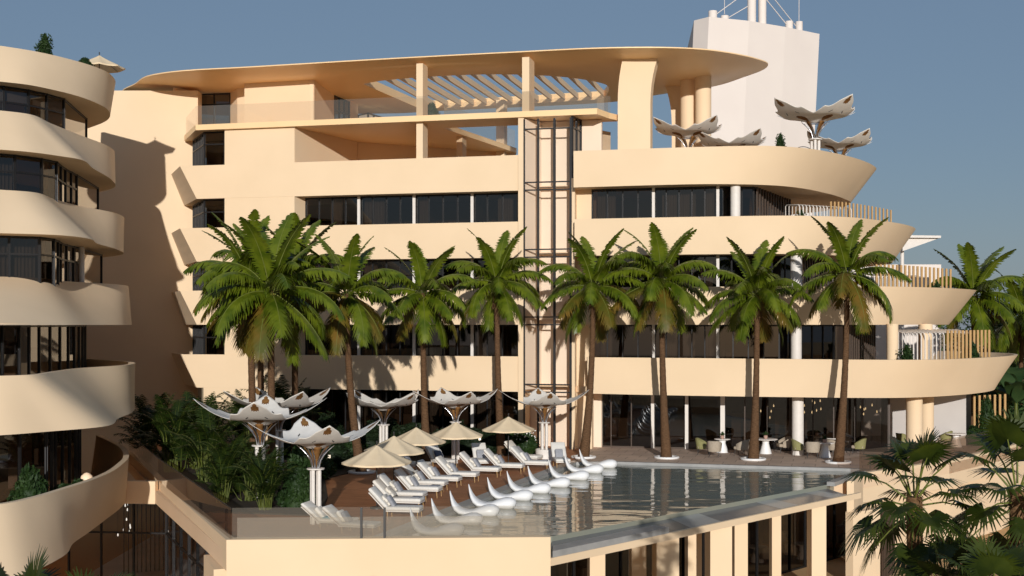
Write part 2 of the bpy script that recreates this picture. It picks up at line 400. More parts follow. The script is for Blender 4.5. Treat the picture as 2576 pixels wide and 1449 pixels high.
# windows of the right stretch
TURN = [None, [(17.9,69.0),(21.6,76.5)], [(15.4,68.9),(18.9,76)], [(12.9,68.4),(16.35,75.6)]]
for i in range(1, 4):
    fl = SOF[i-1] + .34; z1 = SOF[i]
    P = [pt(1490, .42), pt(1644, .42), pt(1806, .42)] + ([pt(1960, .5)] if i < 2 else []) + TURN[i]
    glazing(hotel, P, fl, z1, .76)
    for e in (1644, 1806):
        boxpx(hotel, 'window_post', pt(e, .28), (.15, .12), fl, z1, UANG, WPAINT)
    p1, p2 = TURN[i]
    for q in range(14):
        f_ = (q + .5) / 14
        boxpx(hotel, 'louvre', (p1[0] + (p2[0]-p1[0]) * f_ + .12, p1[1] + (p2[1]-p1[1]) * f_ - .1), (.07, .22), fl, z1, -.4, BRONZE)
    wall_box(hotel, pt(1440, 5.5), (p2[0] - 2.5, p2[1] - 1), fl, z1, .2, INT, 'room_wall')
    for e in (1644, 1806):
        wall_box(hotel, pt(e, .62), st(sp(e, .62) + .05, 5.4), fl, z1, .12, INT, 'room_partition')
    r2 = random.Random(40 + i)
    for e0 in (1500, 1655, 1700, 1760):
        s0 = sp(e0, .42) + r2.uniform(0, .4); w = r2.uniform(.5, 1.2)
        mb = MB(); rows = [[], []]
        for q in range(25):
            p = st(s0 + w * q / 24, .8 + .06 * math.sin(q * 1.9)); rows[0].append((*p, fl)); rows[1].append((*p, z1 - .05))
        mb.grid(rows); mb.build('curtain', CURT, hotel)
        boxpx(hotel, 'room_panel', st(s0 + 1.2, 4.4), (1.2, .5), fl, fl + r2.uniform(.8, 2.3), UANG, INT2)
def column(px, d, r, z0, z1, m=None, name='round_column'):
    mb = MB(); mb.tube([(*at(px, d), z0), (*at(px, d), z1)], r, 28, cap=False); return mb.build(name, m or STUCCO, hotel)
column(1850, 67.6, .26, 11.1, 14.5, WPAINT); column(2003, 67.4, .30, 7.4, 10.8, WPAINT); column(2003, 67.0, .28, 3.7, 7.1, WPAINT)
column(2245, 67.6, .30, 3.7, 7.1); column(2328, 70.5, .38, 3.7, 7.1)
column(2007, 66.5, .30, ZD, 3.4, WPAINT); column(2300, 66.6, .42, ZD, 3.4); column(2330, 69.4, .40, ZD, 3.4)
# ground floor, right
gl = lambda px: pt(px, 1.75)
Pg = [gl(1487), gl(1640), gl(1728), gl(1818), gl(1930), gl(2045), gl(2150), gl(2236)]
glazing(hotel, Pg, ZD, SOF[0], 1.3, fm=BRONZE)
for e in (1642, 1725.5, 1729.5, 1818):
    boxpx(hotel, 'window_post', pt(e, 1.6), (.17 if e < 1700 else .09 if e < 1800 else .24, .14), ZD, SOF[0], UANG, WPAINT)
glazing(hotel, [gl(2236), (20.6, 71.0)], ZD, SOF[0], .6, fm=BRONZE)
wall_box(hotel, (20.6, 71.0), (25.4, 71.6), ZD, SOF[0], .3, GREYW, 'grey_wall')
wall_box(hotel, (25.4, 71.6), (25.9, 72.2), ZD, SOF[0], .3, FRAME, 'door_frame')
wall_box(hotel, pt(1446, .1), pt(1486, 1.7), ZD, SOF[0], .3, name='wall')
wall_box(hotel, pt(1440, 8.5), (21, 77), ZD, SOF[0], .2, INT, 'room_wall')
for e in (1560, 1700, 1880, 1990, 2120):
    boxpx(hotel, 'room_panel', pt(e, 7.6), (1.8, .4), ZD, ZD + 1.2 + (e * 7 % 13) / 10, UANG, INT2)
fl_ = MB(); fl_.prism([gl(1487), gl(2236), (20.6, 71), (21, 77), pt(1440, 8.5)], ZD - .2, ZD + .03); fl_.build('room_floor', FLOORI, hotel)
# ---- terrace storey under the canopy roof (16.4 .. 21.6)
ZS0, ZS1, ZR = 18.4, 18.72, 21.6
slab = [(-20.2, 78.9), pt(492, -.25), pt(1502, -.25), (5.35, 70.4), st(5.2, 2.5), st(-5.2, 2.5), (.3, 84.6), (0, 90), (-21, 90)]
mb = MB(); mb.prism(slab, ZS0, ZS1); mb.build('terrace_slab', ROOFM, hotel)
rail(hotel, [(-20.1, 78.9), pt(492.6, -.17), pt(1501.5, -.17), (5.28, 70.4)], ZS1, ZS1 + 1.1)
rail(hotel, [st(4.6, 2.4), st(-5.1, 2.4), (.2, 84.2)], ZS1, ZS1 + 1.1)
wall_box(hotel, pt(742, .05), (-9.6, 79.4), 14.76, ZS0, .25, name='wall')
wall_box(hotel, (-9.6, 79.5), (.2, 84.8), 14.76, ZS0, .25, name='wall')
boxpx(hotel, 'dark_doorway', (-6.0, 81.2), (.9, .1), 14.76, 17.4, .5, FRAME)
boxpx(hotel, 'pillar', (pt(1054.5, .1)[0] + .13, pt(1054.5, .1)[1] + .45), (.38, .9), 14.76, ZS0, UANG, STUCCO)
boxpx(hotel, 'pillar', (pt(1054.5, .1)[0] + .13, pt(1054.5, .1)[1] + .45), (.38, .9), ZS1, ZR + .1, UANG, STUCCO)
boxpx(hotel, 'pillar', (pt(1322, -.1)[0] + .16, pt(1322, -.1)[1] + .6), (.40, 1.25), ZS1, ZR + .1, UANG, STUCCO)
boxpx(hotel, 'pillar', at(1161, 77.4), (.36, .9), 14.76, ZS0, UANG, STUCCO)
boxpx(hotel, 'pillar', at(1262, 84.0), (.55, .8), 14.76, 21.75, UANG, STUCCO)
# rooms of the roof terrace
wall_box(hotel, at(440, 79.3), at(499, 80.7), ZS1, 21.75, .2)
glazing(hotel, [at(499, 80.7), at(579, 80.3)], ZS1, 21.6, 1.0, 20.9)
W2 = [at(579, 80.3), at(597, 78.9), at(615, 78.6), at(615, 77.3), at(789, 76.0), at(841, 81.2)]
for a, b in zip(W2[:-1], W2[1:]): wall_box(hotel, a, b, ZS1, 21.75, .2)
glazing(hotel, [at(841, 81.2), at(878, 83.4)], ZS1, 21.6, .9, 20.7)
wall_box(hotel, at(878, 83.4), at(901, 85), ZS1, 21.75, .2)
glazing(hotel, [at(901, 85), at(926, 84.2), at(1022, 89)], ZS1, 21.0, .75, 20.6)
mb = MB()
for a, b in ((at(902, 85.2), at(926, 84.5)), (at(926.5, 84.5), at(1020, 89.1))):
    mb.face([(*a, 20.66), (*b, 20.66), (*b, 20.95), (*a, 20.95)])
mb.build('clerestory_light', COOL, hotel)
wall_box(hotel, at(880, 90), at(1030, 91), ZS1, 21.7, .2, INT, 'room_wall')
# ---- canopy roof
EDGE = [(-23.3,79.2),(-21.9,76.8),(-19.7,75.3),(-15,74.0),(-6.4,71.6),(.5,69.9),(4.5,69.0),(7.8,68.8),(10.2,69.2),(12.0,70.2),(13.6,71.6),(14.6,73.0),
        (14.7,74.6),(14.0,76.8),(12.6,80.0),(9.2,82.9),(6.9,84.7),(-4,87.7),(-12,90.5),(-21,91),(-25,87),(-25,82)]
HOLE = [(-9.0,77.3),(-7.66,76.25),(-4.97,75.1),(-.88,74.35),(3.1,75.2),(5.6,77.4),(6.0,79.3),(5.9,82.5),(-2.9,85.5),(-6.2,86.2)]
def hit(poly, c, a):
    best = None; dx, dy = math.cos(a), math.sin(a)
    for p, q in zip(poly, poly[1:] + poly[:1]):
        ex, ey = q[0]-p[0], q[1]-p[1]; den = dx*ey - dy*ex
        if abs(den) < 1e-9: continue
        wx, wy = p[0]-c[0], p[1]-c[1]
        t = (wx*ey - wy*ex) / den; u = (wx*dy - wy*dx) / den
        if t > 0 and -1e-6 <= u <= 1 + 1e-6 and (best is None or t < best): best = t
    return (c[0] + dx*best, c[1] + dy*best)
ED = resample(EDGE + EDGE[:1], 160)[:-1]; HO = resample(HOLE[:8], 60) + HOLE[8:]
cc = (-1.4, 79.8); NR = 220
lo, hi = [], []
for q in (0, .15, .3, .45, .6, .7, .8, .88, .94, .98, 1):
    rl, rh = [], []
    for j in range(NR):
        a = 2*PI*j/NR; h_ = hit(HO, cc, a); e_ = hit(ED, cc, a)
        x, y = h_[0] + (e_[0]-h_[0])*q, h_[1] + (e_[1]-h_[1])*q
        e2 = max(0, (q - .55) / .45); sm_ = e2*e2*(3-2*e2)
        rl.append((x, y, ZR + .34 * sm_)); rh.append((x, y, 22.12 - .12 * sm_))
    lo.append(rl); hi.append(rh)
mb = MB(); mb.grid([lo[0]] + lo[1:], 0, True, True); mb.grid([hi[-1]] + hi[::-1][1:], 0, True, True)
mb.grid([hi[0], lo[0]], 0, False, True); mb.grid([lo[-1], hi[-1]], 0, False, True)
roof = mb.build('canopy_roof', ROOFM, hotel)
for i in range(18):
    s = -9.3 + i * .90
    lo_, hi_ = None, None
    o = st(s, 0)
    ts = []
    for p, q in zip(HO, HO[1:] + HO[:1]):
        ex, ey = q[0]-p[0], q[1]-p[1]; den = VX*ey - VY*ex
        if abs(den) < 1e-9: continue
        t = ((p[0]-o[0])*ey - (p[1]-o[1])*ex)/den; u = ((p[0]-o[0])*VY - (p[1]-o[1])*VX)/den
        if 0 <= u <= 1: ts.append(t)
    if len(ts) < 2: continue
    t0, t1 = min(ts) - .1, max(ts) + .1
    mb = MB(); mb.box((*st(s, (t0+t1)/2), 21.86), (.12, t1 - t0, .34), UANG); mb.build('pergola_beam', STUCCO, roof)
# pylons and round columns carrying the right half of the roof
def pylon(px0, px1, d, flare_r, flare_l, depth):
    x0, x1 = k(px0)*d, k(px1)*d; z0, z1 = 14.8, 21.85
    L, R = [], []
    for q in [i/14 for i in range(15)]:
        z = z0 + (z1 - z0)*q; e = max(0, (q - .62)/.38)
        L.append((x0 + flare_l * e**2.2, z)); R.append((x1 + flare_r * e**2.2, z))
    prof = L + R[::-1]; mb = MB()
    fr_ = [(x, d, z) for x, z in prof]; bk = [(x + .2, d + depth, z) for x, z in prof]
    n = len(prof)
    mb.face(fr_[::-1]); mb.face(bk)
    for i in range(n): mb.face([fr_[i], fr_[(i+1)%n], bk[(i+1)%n], bk[i]], 0, False)
    mb.build('pylon', STUCCO, hotel)
pylon(1554, 1636, 70.6, .42, .3, .7)
pylon(1690, 1716, 78.0, .0, -.5, .7)
column(1731, 76.3, .46, 14.8, 21.7); column(1769, 75.4, .47, 14.8, 21.7)
p0, p1 = at(1474, 71.6), at(1536, 73.4)
wall_box(hotel, p0, p1, 14.78, 18.1, .2, mat('relief_render', (.62, .47, .31), .85, (.55, .41, .27), 2, .9, 3, .2), 'wall_panel')
boxpx(hotel, 'pillar', at(1497, 75), (.7, .7), 14.8, 18.6, UANG, STUCCO)
# ================================================================ CURVED WING (left)
wing = thing('curved_wing_building', 'cream curved hotel wing in the left foreground with six wavy balcony bands', 'hotel')
LB = [  # (ztop, zbot, top, bottom)
 (20.05, 18.1, [(-33,57),(-23.8,59.6),(-22.5,61),(-21.5,62.9),(-20.9,64.9),(-20.85,66.6),(-21.6,69.5),(-25,74)],
               [(-33,56),(-23.2,58.1),(-22.3,58.8),(-21.7,59.8),(-21.0,61.6),(-20.7,63.5),(-20.75,65.7),(-21.8,69),(-25,73.5)]),
 (16.37, 14.42, [(-33,53),(-22.2,55.6),(-21.3,56.6),(-21.3,59.1),(-21.2,62.8),(-21.05,66.7),(-21.8,70),(-25,74)],
                [(-33,51.5),(-21.5,53.7),(-20.5,54.5),(-19.7,55.8),(-19.2,57.0),(-19.7,60.2),(-20.35,65.1),(-21.5,69),(-25,73.5)]),
 (12.72, 10.75, [(-33,51),(-21.4,53.6),(-20.4,54.6),(-20.6,57.6),(-20.6,60.9),(-20.1,64.8),(-21,69),(-25,74)],
                [(-33,49.5),(-20.6,51.4),(-18.6,52.6),(-18.1,54.7),(-18.8,58),(-19.35,62.8),(-20.6,67.5),(-25,73.5)]),
 (9.05, 7.06, [(-33,50),(-21,52.8),(-20,54.1),(-20.3,58.4),(-19.45,63.4),(-20.5,68),(-25,74)],
              [(-33,45.5),(-18.6,47.0),(-17.5,50),(-17.6,54),(-18.0,59.5),(-19.8,66),(-25,73.5)]),
 (5.32, 3.38, [(-33,42.5),(-17.55,43.9),(-16.8,44.9),(-17,47.5),(-17.3,51.6),(-16.7,55.6),(-17.8,60),(-22,66)],
              [(-33,41),(-17.1,42.8),(-16.0,44.3),(-14.8,46.5),(-15.5,50.4),(-16.1,54.4),(-17.6,59),(-22,66)]),
 (1.64, -.30, [(-33,35.5),(-15.5,38.8),(-15,40.4),(-14.8,42.7),(-14.7,44.9),(-14.8,47.3),(-15.2,49.95),(-15.75,52.6),(-17.2,56.8),(-20.2,62.9)],
              [(-33,34.5),(-14.6,37.5),(-14.3,40.8),(-14.8,43.2),(-15,45.2),(-15.4,48.7),(-15.75,51.5),(-16.2,53.7),(-17.6,57.2),(-20.4,62.9)]),
]
for q_ in LB:
    for c_ in (q_[2], q_[3]):
        x_, y_ = c_[1]; c_[0:1] = [(x_ - 12, y_ - 2.4), (x_ - 5, y_ - 1.9), (x_ - 1.5, y_ - .95)]
ANCH = [[(3, 3), (7, 8)], [(3, 3), (4, 6), (7, 8)], [(3, 3), (4, 5), (7, 7)], [(3, 3), (4, 4), (6, 6)], [(3, 3), (4, 5), (7, 7)], [(3, 3), (6, 6), (9, 9)]]
for (zt, zb, top, bot), an in zip(LB, ANCH):
    band(wing, top, bot, zt, zb, [(-40, 76), (-42, 44)], anchors=an)
ENDPX = [189, 203, 213, 224, 246]
for i in range(5):
    zt, zb, top, bot = LB[i]; lower = LB[i+1]
    fl = lower[1] + .34
    src = resample(bot, 120)
    off = [1.0, 1.3, 1.5, 2.2, 2.3][i]
    g = [p for p in inset(src, off) if CX + p[0]/p[1]*F < ENDPX[i] + 60]
    gg = []
    for p in g:
        px_ = CX + p[0]/p[1]*F
        if px_ > ENDPX[i]: break
        if px_ < -140: continue
        if not gg or math.hypot(p[0]-gg[-1][0], p[1]-gg[-1][1]) > 1.15: gg.append(p)
    g2 = gg
    glazing(wing, g2, fl, zb, 1.3 if i > 2 else 1.0, zb - .75 if i < 3 else None, fw=.085)
    # side return of the balcony recess
    e = g2[-1]
    glazing(wing, [e, (e[0] - .9, e[1] + 6)], fl, zb, 6.5, fm=FRAME)
    mb = MB(); mb.tube([(e[0] + .25, e[1] - .5, fl), (e[0] + .25, e[1] - .5, zb)], .13 if i < 4 else .3, 14, cap=False)
    if i > 1: mb.build('round_column', STUCCO if i == 4 else WPAINT, wing)
    bk = [(g2[0][0] - 9, g2[0][1] + 3), (g2[0][0] - 3, g2[0][1] + 6), (e[0] - 5, e[1] + 2), (e[0] - 3.5, e[1] + 9)]
    mb = MB(); mb.grid([[(*p, fl) for p in bk], [(*p, zb) for p in bk]], 0, False); mb.build('room_wall', INT, wing)
    r2 = random.Random(80 + i)
    for q in range(3):
        p = inset(g2, 2.4)[r2.randrange(1, len(g2) - 1)]
        boxpx(wing, 'room_panel', p, (1.0, .3), fl, fl + r2.uniform(1, 2.4), r2.uniform(0, 2), INT2)
        j = r2.randrange(0, len(g2) - 2); cv = resample(inset(g2, .35)[j:j+2], 26)
        cvw = [(p[0] + .05*math.sin(n*1.8), p[1] + .05*math.cos(n*1.8)) for n, p in enumerate(cv)]
        mb = MB(); mb.grid([[(*p, fl) for p in cvw], [(*p, zb - .05) for p in cvw]]); mb.build('curtain', CURT, wing)
    if i == 0:
        cl = inset(g2, .12); mb = MB()
        mb.grid([[(*p, zb - .66) for p in cl], [(*p, zb - .12) for p in cl]]); mb.build('blind', mat('pale_blind', (.75, .75, .76), .8), wing)
# ================================================================ WHITE TOWER BEHIND
tower = thing('white_tower', 'tall plain white tower rising behind the canopy roof, with twin masts', 'tower')
ZT = 32.3
foot = [(15.0, 106.3), (16.05, 105), (19.6, 106.4), (23.1, 108.6), (26.6, 111.2), (25, 120), (16, 118)]
shx = lambda z: .048 * (z - 30)
mb = MB()
rows = [[(x + shx(z), y, z) for x, y in foot] for z in (-4, 26.6, ZT)]
mb.grid(rows, 0, False, True); mb.face(rows[-1])
mb.build('shaft', WHITEW, tower)
mb = MB(); mb.prism([(24.5 + shx(14), 109.6), (26.83 + shx(14), 111.1), (25.2, 119)], -4, 26.55); mb.build('lower_step', WHITEW, tower)
def tcyl(px, d, r, z0, z1, name):
    mb = MB(); x, y = at(px, d); mb.tube([(x, y, z0), (x, y, z1)], r, 24); return mb.build(name, WHITEW, tower)
for px, d, r, h_ in ((1793, 106.6, .36, 1.15), (1823, 107, .33, .85), (1985, 110, .33, 1.1), (2010, 111, .31, 1.3)):
    tcyl(px, d, r, ZT - .2, ZT + h_ - .3, 'bollard')
tcyl(1891, 108, .36, ZT - .3, 42, 'mast'); tcyl(1917.5, 108.6, .34, ZT - .3, 42, 'mast')
mb = MB()
for a, b in (((1802, 106.6, 32.9), (1872, 107.8, 34.9)), ((1832, 107, 32.7), (1881, 108, 33.9)), ((1982, 110, 32.7), (1926, 108.6, 34.7)), ((2003, 111, 32.9), (1926, 108.6, 35.6))):
    mb = MB(); mb.tube([(*at(a[0], a[1]), a[2]), (*at(b[0], b[1]), b[2])], .035, 6); mb.build('stay_cable', WHITEW, tower)
for px, z1 in ((1822.5, 36), (2010, 34.9)):
    mb = MB(); mb.tube([(*at(px, 109), 32.6), (*at(px, 109), z1)], .025, 6); mb.build('antenna', WHITEW, tower)
# far pavilion and its thin canopy
pav = thing('white_pavilion', 'low white pavilion with a dark strip window beyond the right balconies', 'building')
mb = MB(); mb.box((at(2255, 100)[0], 103, 5), (7.0, 6, 13.5)); mb.build('wall', WHITEW, pav)
mb = MB(); mb.box((at(2262, 100)[0], 99.95, 10.1), (4.6, .1, 1.3)); mb.build('window', FRAME, pav)
cano = thing('thin_white_canopy', 'thin white cantilever canopy sticking out past the right end of the third balcony', 'canopy')
mb = MB(); x, y = at(2255, 100); x1 = at(2351, 100)[0]
mb.prism([(x, 98), (x1, 98.5), (x1, 101), (x, 101)], 13.72, 13.9); mb.build('roof_sheet', WPAINT, cano)
mb = MB(); mb.face([(x, 98.4, 12.7), (x1 - .1, 98.8, 13.7), (x1 - .1, 100.8, 13.7), (x, 100.8, 12.7)]); mb.face([(x, 98.4, 12.7), (x, 98.4, 13.7), (x1 - .1, 98.8, 13.7)])
mb.build('soffit', WPAINT, cano)
mb = MB(); mb.tube([(x + .3, 99.5, -4), (x + .3, 99.5, 13.7)], .15); mb.build('post', WPAINT, cano)
# ================================================================ GROUND, TERRACE, POOL
def sheet(name, poly, z0, z1, m, kind='structure'):
    mb = MB(); mb.prism(poly, z0, z1); return tag(mb.build(name, m), kind=kind)
mb = MB(); mb.face([(-900, -300, -4.2), (900, -300, -4.2), (900, 1500, -4.2), (-900, 1500, -4.2)])
tag(mb.build('ground', BOUNCEG), kind='structure')
ZW = .55
A = gp(570, 1358, ZW); B_ = gp(1385, 1351, ZW); LW = (-14.9, 53.4); LW2 = (-19.9, 66.0)
WL0, WL1 = (-4.15, 39.95), (3.15, 62.7)          # pool side, left
WB0, WB1 = (4.9, 62.95), (16.35, 59.75)          # pool side, back
WR0, WR1 = (1.30, 41.6), (13.5, 54.9)            # overflow edge
ZB = -.15
OR0, OR1 = (1.20, 39.6), (14.35, 54.3)          # outer edge of the ledge
pod = thing('terrace_podium', 'cream pool terrace podium with plain front wall, sloping beam and square columns', 'terrace')
mb = MB(); mb.prism([A, (.9, 41.4), (WR0[0] - .35, WR0[1] + .3), (WR1[0] - .35, WR1[1] + .4), (15.0, 56.4), (16.0, 58.3), (21.8, 63.8), (26.8, 70), (34, 80), (4, 78), (-20, 79), LW2, LW], -.36, .15)
mb.build('slab', STUCCO2, pod)
wall_box(pod, (A[0], A[1]), (B_[0], B_[1]), -4.2, ZW, .45, name='front_wall')
wall_box(pod, LW2, (A[0] - .006, A[1] - .006), -.40, ZW - .004, .3, name='side_wall')
wall_box(pod, (-19.8, 53.9), (-14.86, 53.3), -.40, ZW - .01, .3, name='header_wall')
wall_box(pod, (A[0] + .02, A[1] + .42), (A[0] + .02 - .9, A[1] + 2.9), -4.2, -.40, .5, name='pier')
bd = math.atan2(OR1[1]-OR0[1], OR1[0]-OR0[0]); bu = (math.cos(bd), math.sin(bd)); bn = (-bu[1], bu[0])
wall_box(pod, (OR0[0] - bu[0]*.0, OR0[1]), (OR1[0] + bu[0]*1.0, OR1[1] + bu[1]*1.0), ZB - .24, ZB, .12, name='beam')
def ledge_pt(q, e, dz=0.):
    o = (OR0[0] + (OR1[0]-OR0[0])*q + bn[0]*.122, OR0[1] + (OR1[1]-OR0[1])*q + bn[1]*.122)
    w_ = (WR0[0] + (WR1[0]-WR0[0])*q, WR0[1] + (WR1[1]-WR0[1])*q)
    return (o[0] + (w_[0]-o[0])*e, o[1] + (w_[1]-o[1])*e, ZB - .012 + .195*e + dz)
mb = MB(); mb.grid([[ledge_pt(q/20, e) for q in range(21)] for e in (0, .5, 1)], 0, False); mb.build('ledge', LEDGE, pod)
for q0, q1 in ((.40, .50), (.72, .79), (.93, .99)):
    mb = MB(); mb.face([ledge_pt(q0, .01, .004), ledge_pt(q1, .01, .004), ledge_pt(q1 - .035, .99, .004), ledge_pt(q0 - .035, .99, .004)]); mb.build('ledge_reflection', LEDGE2, pod)  # pale patches are painted reflections
mb = MB(); mb.prism([(1.26, 39.72), (5.45, 44.4), (5.0, 44.95), (1.30, 40.7)], ZB - .2, ZB + .2)
mb.build('raised_coping', TILE, pod)
def onbeam(px, inw):
    ox, oy = OR0[0] + bn[0]*inw, OR0[1] + bn[1]*inw; q = k(px)
    a = (q*oy - ox) / (bu[0] - q*bu[1]); return (ox + bu[0]*a, oy + bu[1]*a)
for px, w in ((1674, .80), (1807, .82), (2054, .62)):
    boxpx(pod, 'square_column', onbeam(px, .62), (w, w), -4.2, ZB - .24, .10, STUCCO)
for px, w in ((1500, .55), (1604, .55), (1744, .55), (1860, .55), (1950, .4)):
    boxpx(pod, 'square_column', onbeam(px, 2.6), (w, w), -4.2, -.36, .10, STUCCO)
G0, G1 = onbeam(1380, 4.0), onbeam(2200, 4.0)
P = [(G0[0] + (G1[0]-G0[0])*i/6, G0[1] + (G1[1]-G0[1])*i/6) for i in range(7)]
glazing(pod, P, -4.2, -.36, 1.45, -1.5, fw=.07)
mb = MB(); mb.prism([(G0[0]-9, G0[1]+2), G0, G1, (16, 62), (6, 70), (-8, 60)], -4.2, -4.15); mb.build('room_floor', FLOORI, pod)
wall_box(pod, (2, 54), (13, 66), -4.2, -.36, .2, INT, 'room_wall')
for i in range(4):
    boxpx(pod, 'room_panel', (3.4 + i*2.6, 54.7 + i*2.85), (1.5, .4), -4.15, -3.2 + .5*(i % 3), .83, INT2)
boxpx(pod, 'room_panel', (9.2, 58.6), (3.4, .9), -4.15, -3.1, .83, mat('bar_front', (.42, .33, .25), .7))
# lobby under the left edge
LBG = [(-18.9, 54.6), (-14.6, 54.1), (-8.6, 40.4)]
glazing(pod, LBG[:2], -4.2, -.40, 1.25, -1.75, fw=.07, g=LOBBYG)
L3 = [(LBG[1][0] + (LBG[2][0]-LBG[1][0])*i/4, LBG[1][1] + (LBG[2][1]-LBG[1][1])*i/4) for i in range(5)]
glazing(pod, L3, -4.2, -.40, 2.0, -1.75, fw=.08, g=LOBBYG)
mb = MB(); mb.prism([(-19, 54.7), (-14.5, 54.2), (-8.5, 40.6), (-3, 43), (-2, 72), (-19, 72)], -4.19, -4.1); mb.build('lobby_floor', mat('pale_marble', (.80, .79, .78), .35, (.70, .69, .68), .8), pod)
wall_box(pod, (-19, 71), (-2, 71.5), -4.2, -.36, .2, INT, 'room_wall')
for q in range(12):
    boxpx(pod, 'slat', (-17.4 + q*.17, 57.4 + .1*q), (.05, .12), -4.1, -.40, .3, BRONZE)
# right flank of the podium
RE = [(16.0, 58.35), (21.8, 63.8), (26.8, 70.0), (34, 80)]
for a, b in zip(RE[:-1], RE[1:]):
    wall_box(pod, a, b, -1.05, ZD, .3, name='side_wall')
wall_box(pod, (14.8, 55.4), (16.0, 58.35), -1.05, ZD - .01, .3, name='side_wall')
wall_box(pod, (14.75, 55.35), (16.25, 56.5), -4.2, -1.05, .4, name='pier')
LO = [(16.6, 59.9), (22.3, 65.2), (27.1, 70.6), (34, 80.3)]
for a, b in zip(LO[:-1], LO[1:]): wall_box(pod, a, b, -4.2, -1.05, .3, name='lower_wall')
for q in range(9):
    boxpx(pod, 'slat', (16.35 + q*.125, 56.6 + q*.2), (.06, .14), -4.2, -1.06, .5, BRONZE)
# sheets
sheet('wooden_deck', [(A[0]+.1, A[1]+.46), (-4.15, 39.9), (2.75, 63.25), (4.0, 66.4), (3.8, 72.5), (-16, 77), (-20, 72), (LW2[0]+.1, LW2[1]), (LW[0]+.3, LW[1])], .15, ZD, WOOD)
sheet('stone_paving', [(2.78, 63.3), (4.8, 63.5), (16.5, 60.25), (16.35, 58.8), (21.7, 64.1), (26.6, 70.2), (33, 79), (22, 78), (4, 72.6), (4.04, 66.4)], .15, ZD - .004, STONE)
BED = [(-11.2, 46.2), (-6.75, 45.2), (-7.2, 50), (-8.2, 56), (-6.6, 60.5), (-2.6, 65.4), (1.6, 66.6), (1.7, 70), (-18, 75.2), (-19, 65.5)]
sheet('planting_bed', BED, ZD - .1, ZD + .05, SOIL)
sheet('pool_water', [WL0, (1.2, 41.6), WR0, WR1, (16.3, 59.7), WB0, WL1], ZB - .011, .20, None)
cop = MB()
for a, b, w in ((WL0, WL1, -.55), (WL1, WB0, .3), (WB0, WB1, .3), (WB1, WR1, .35)):
    t = Vector((b[0]-a[0], b[1]-a[1])).normalized(); n_ = (-t.y * abs(w), t.x * abs(w))
    cop.prism([a, b, (b[0]+n_[0], b[1]+n_[1]), (a[0]+n_[0], a[1]+n_[1])], .153, ZD + .03)
tag(cop.build('pool_coping', TILE), 'pale grey stone coping along the left and back edges of the pool', 'pool edge')
# paving joints + water materials
nt = STONE.node_tree; N = nt.nodes; L = nt.links
br = N.new('ShaderNodeTexBrick'); br.inputs['Scale'].default_value = 1; br.inputs['Brick Width'].default_value = 1.1; br.inputs['Row Height'].default_value = 1.1
br.inputs['Mortar Size'].default_value = .018; br.inputs['Color1'].default_value = (1, 1, 1, 1); br.inputs['Color2'].default_value = (.84, .83, .82, 1); br.inputs['Mortar'].default_value = (.45, .43, .42, 1)
tc = N.new('ShaderNodeTexCoord'); mp = N.new('ShaderNodeMapping'); mp.inputs['Rotation'].default_value = (0, 0, .25); L.new(tc.outputs['Object'], mp.inputs[0]); L.new(mp.outputs[0], br.inputs['Vector'])
b_ = N['Principled BSDF']; src = b_.inputs['Base Color'].links[0].from_socket
mu = N.new('ShaderNodeMix'); mu.data_type = 'RGBA'; mu.blend_type = 'MULTIPLY'; mu.inputs[0].default_value = 1
L.new(src, mu.inputs[6]); L.new(br.outputs[0], mu.inputs[7]); L.new(mu.outputs[2], b_.inputs['Base Color'])
nt = WOOD.node_tree; N = nt.nodes; L = nt.links
br = N.new('ShaderNodeTexBrick'); br.inputs['Scale'].default_value = 1; br.inputs['Brick Width'].default_value = 2.4; br.inputs['Row Height'].default_value = .14
br.inputs['Mortar Size'].default_value = .006; br.inputs['Color1'].default_value = (1, 1, 1, 1); br.inputs['Color2'].default_value = (.80, .78, .76, 1); br.inputs['Mortar'].default_value = (.35, .32, .3, 1)
tc = N.new('ShaderNodeTexCoord'); mp = N.new('ShaderNodeMapping'); mp.inputs['Rotation'].default_value = (0, 0, .3); L.new(tc.outputs['Object'], mp.inputs[0]); L.new(mp.outputs[0], br.inputs['Vector'])
b_ = N['Principled BSDF']; src = b_.inputs['Base Color'].links[0].from_socket
mu = N.new('ShaderNodeMix'); mu.data_type = 'RGBA'; mu.blend_type = 'MULTIPLY'; mu.inputs[0].default_value = 1
L.new(src, mu.inputs[6]); L.new(br.outputs[0], mu.inputs[7]); L.new(mu.outputs[2], b_.inputs['Base Color'])
WATER = mat('water', (.22, .235, .195), .025, (.27, .255, .19), .25, spec=.5)
b_ = WATER.node_tree.nodes['Principled BSDF']; b_.inputs['IOR'].default_value = 1.33
N = WATER.node_tree.nodes; L = WATER.node_tree.links
tc = N.new('ShaderNodeTexCoord'); mp = N.new('ShaderNodeMapping'); mp.inputs['Scale'].default_value = (.35, 1.0, 1); mp.inputs['Rotation'].default_value = (0, 0, .12)
L.new(tc.outputs['Object'], mp.inputs[0])
n1 = N.new('ShaderNodeTexNoise'); n1.inputs['Scale'].default_value = .9; n1.inputs['Detail'].default_value = 2.5; L.new(mp.outputs[0], n1.inputs['Vector'])
bp = N.new('ShaderNodeBump'); bp.inputs['Strength'].default_value = .25; bp.inputs['Distance'].default_value = .16; L.new(n1.outputs['Fac'], bp.inputs['Height']); L.new(bp.outputs[0], b_.inputs['Normal'])
bpy.data.objects['pool_water'].data.materials[0] = WATER
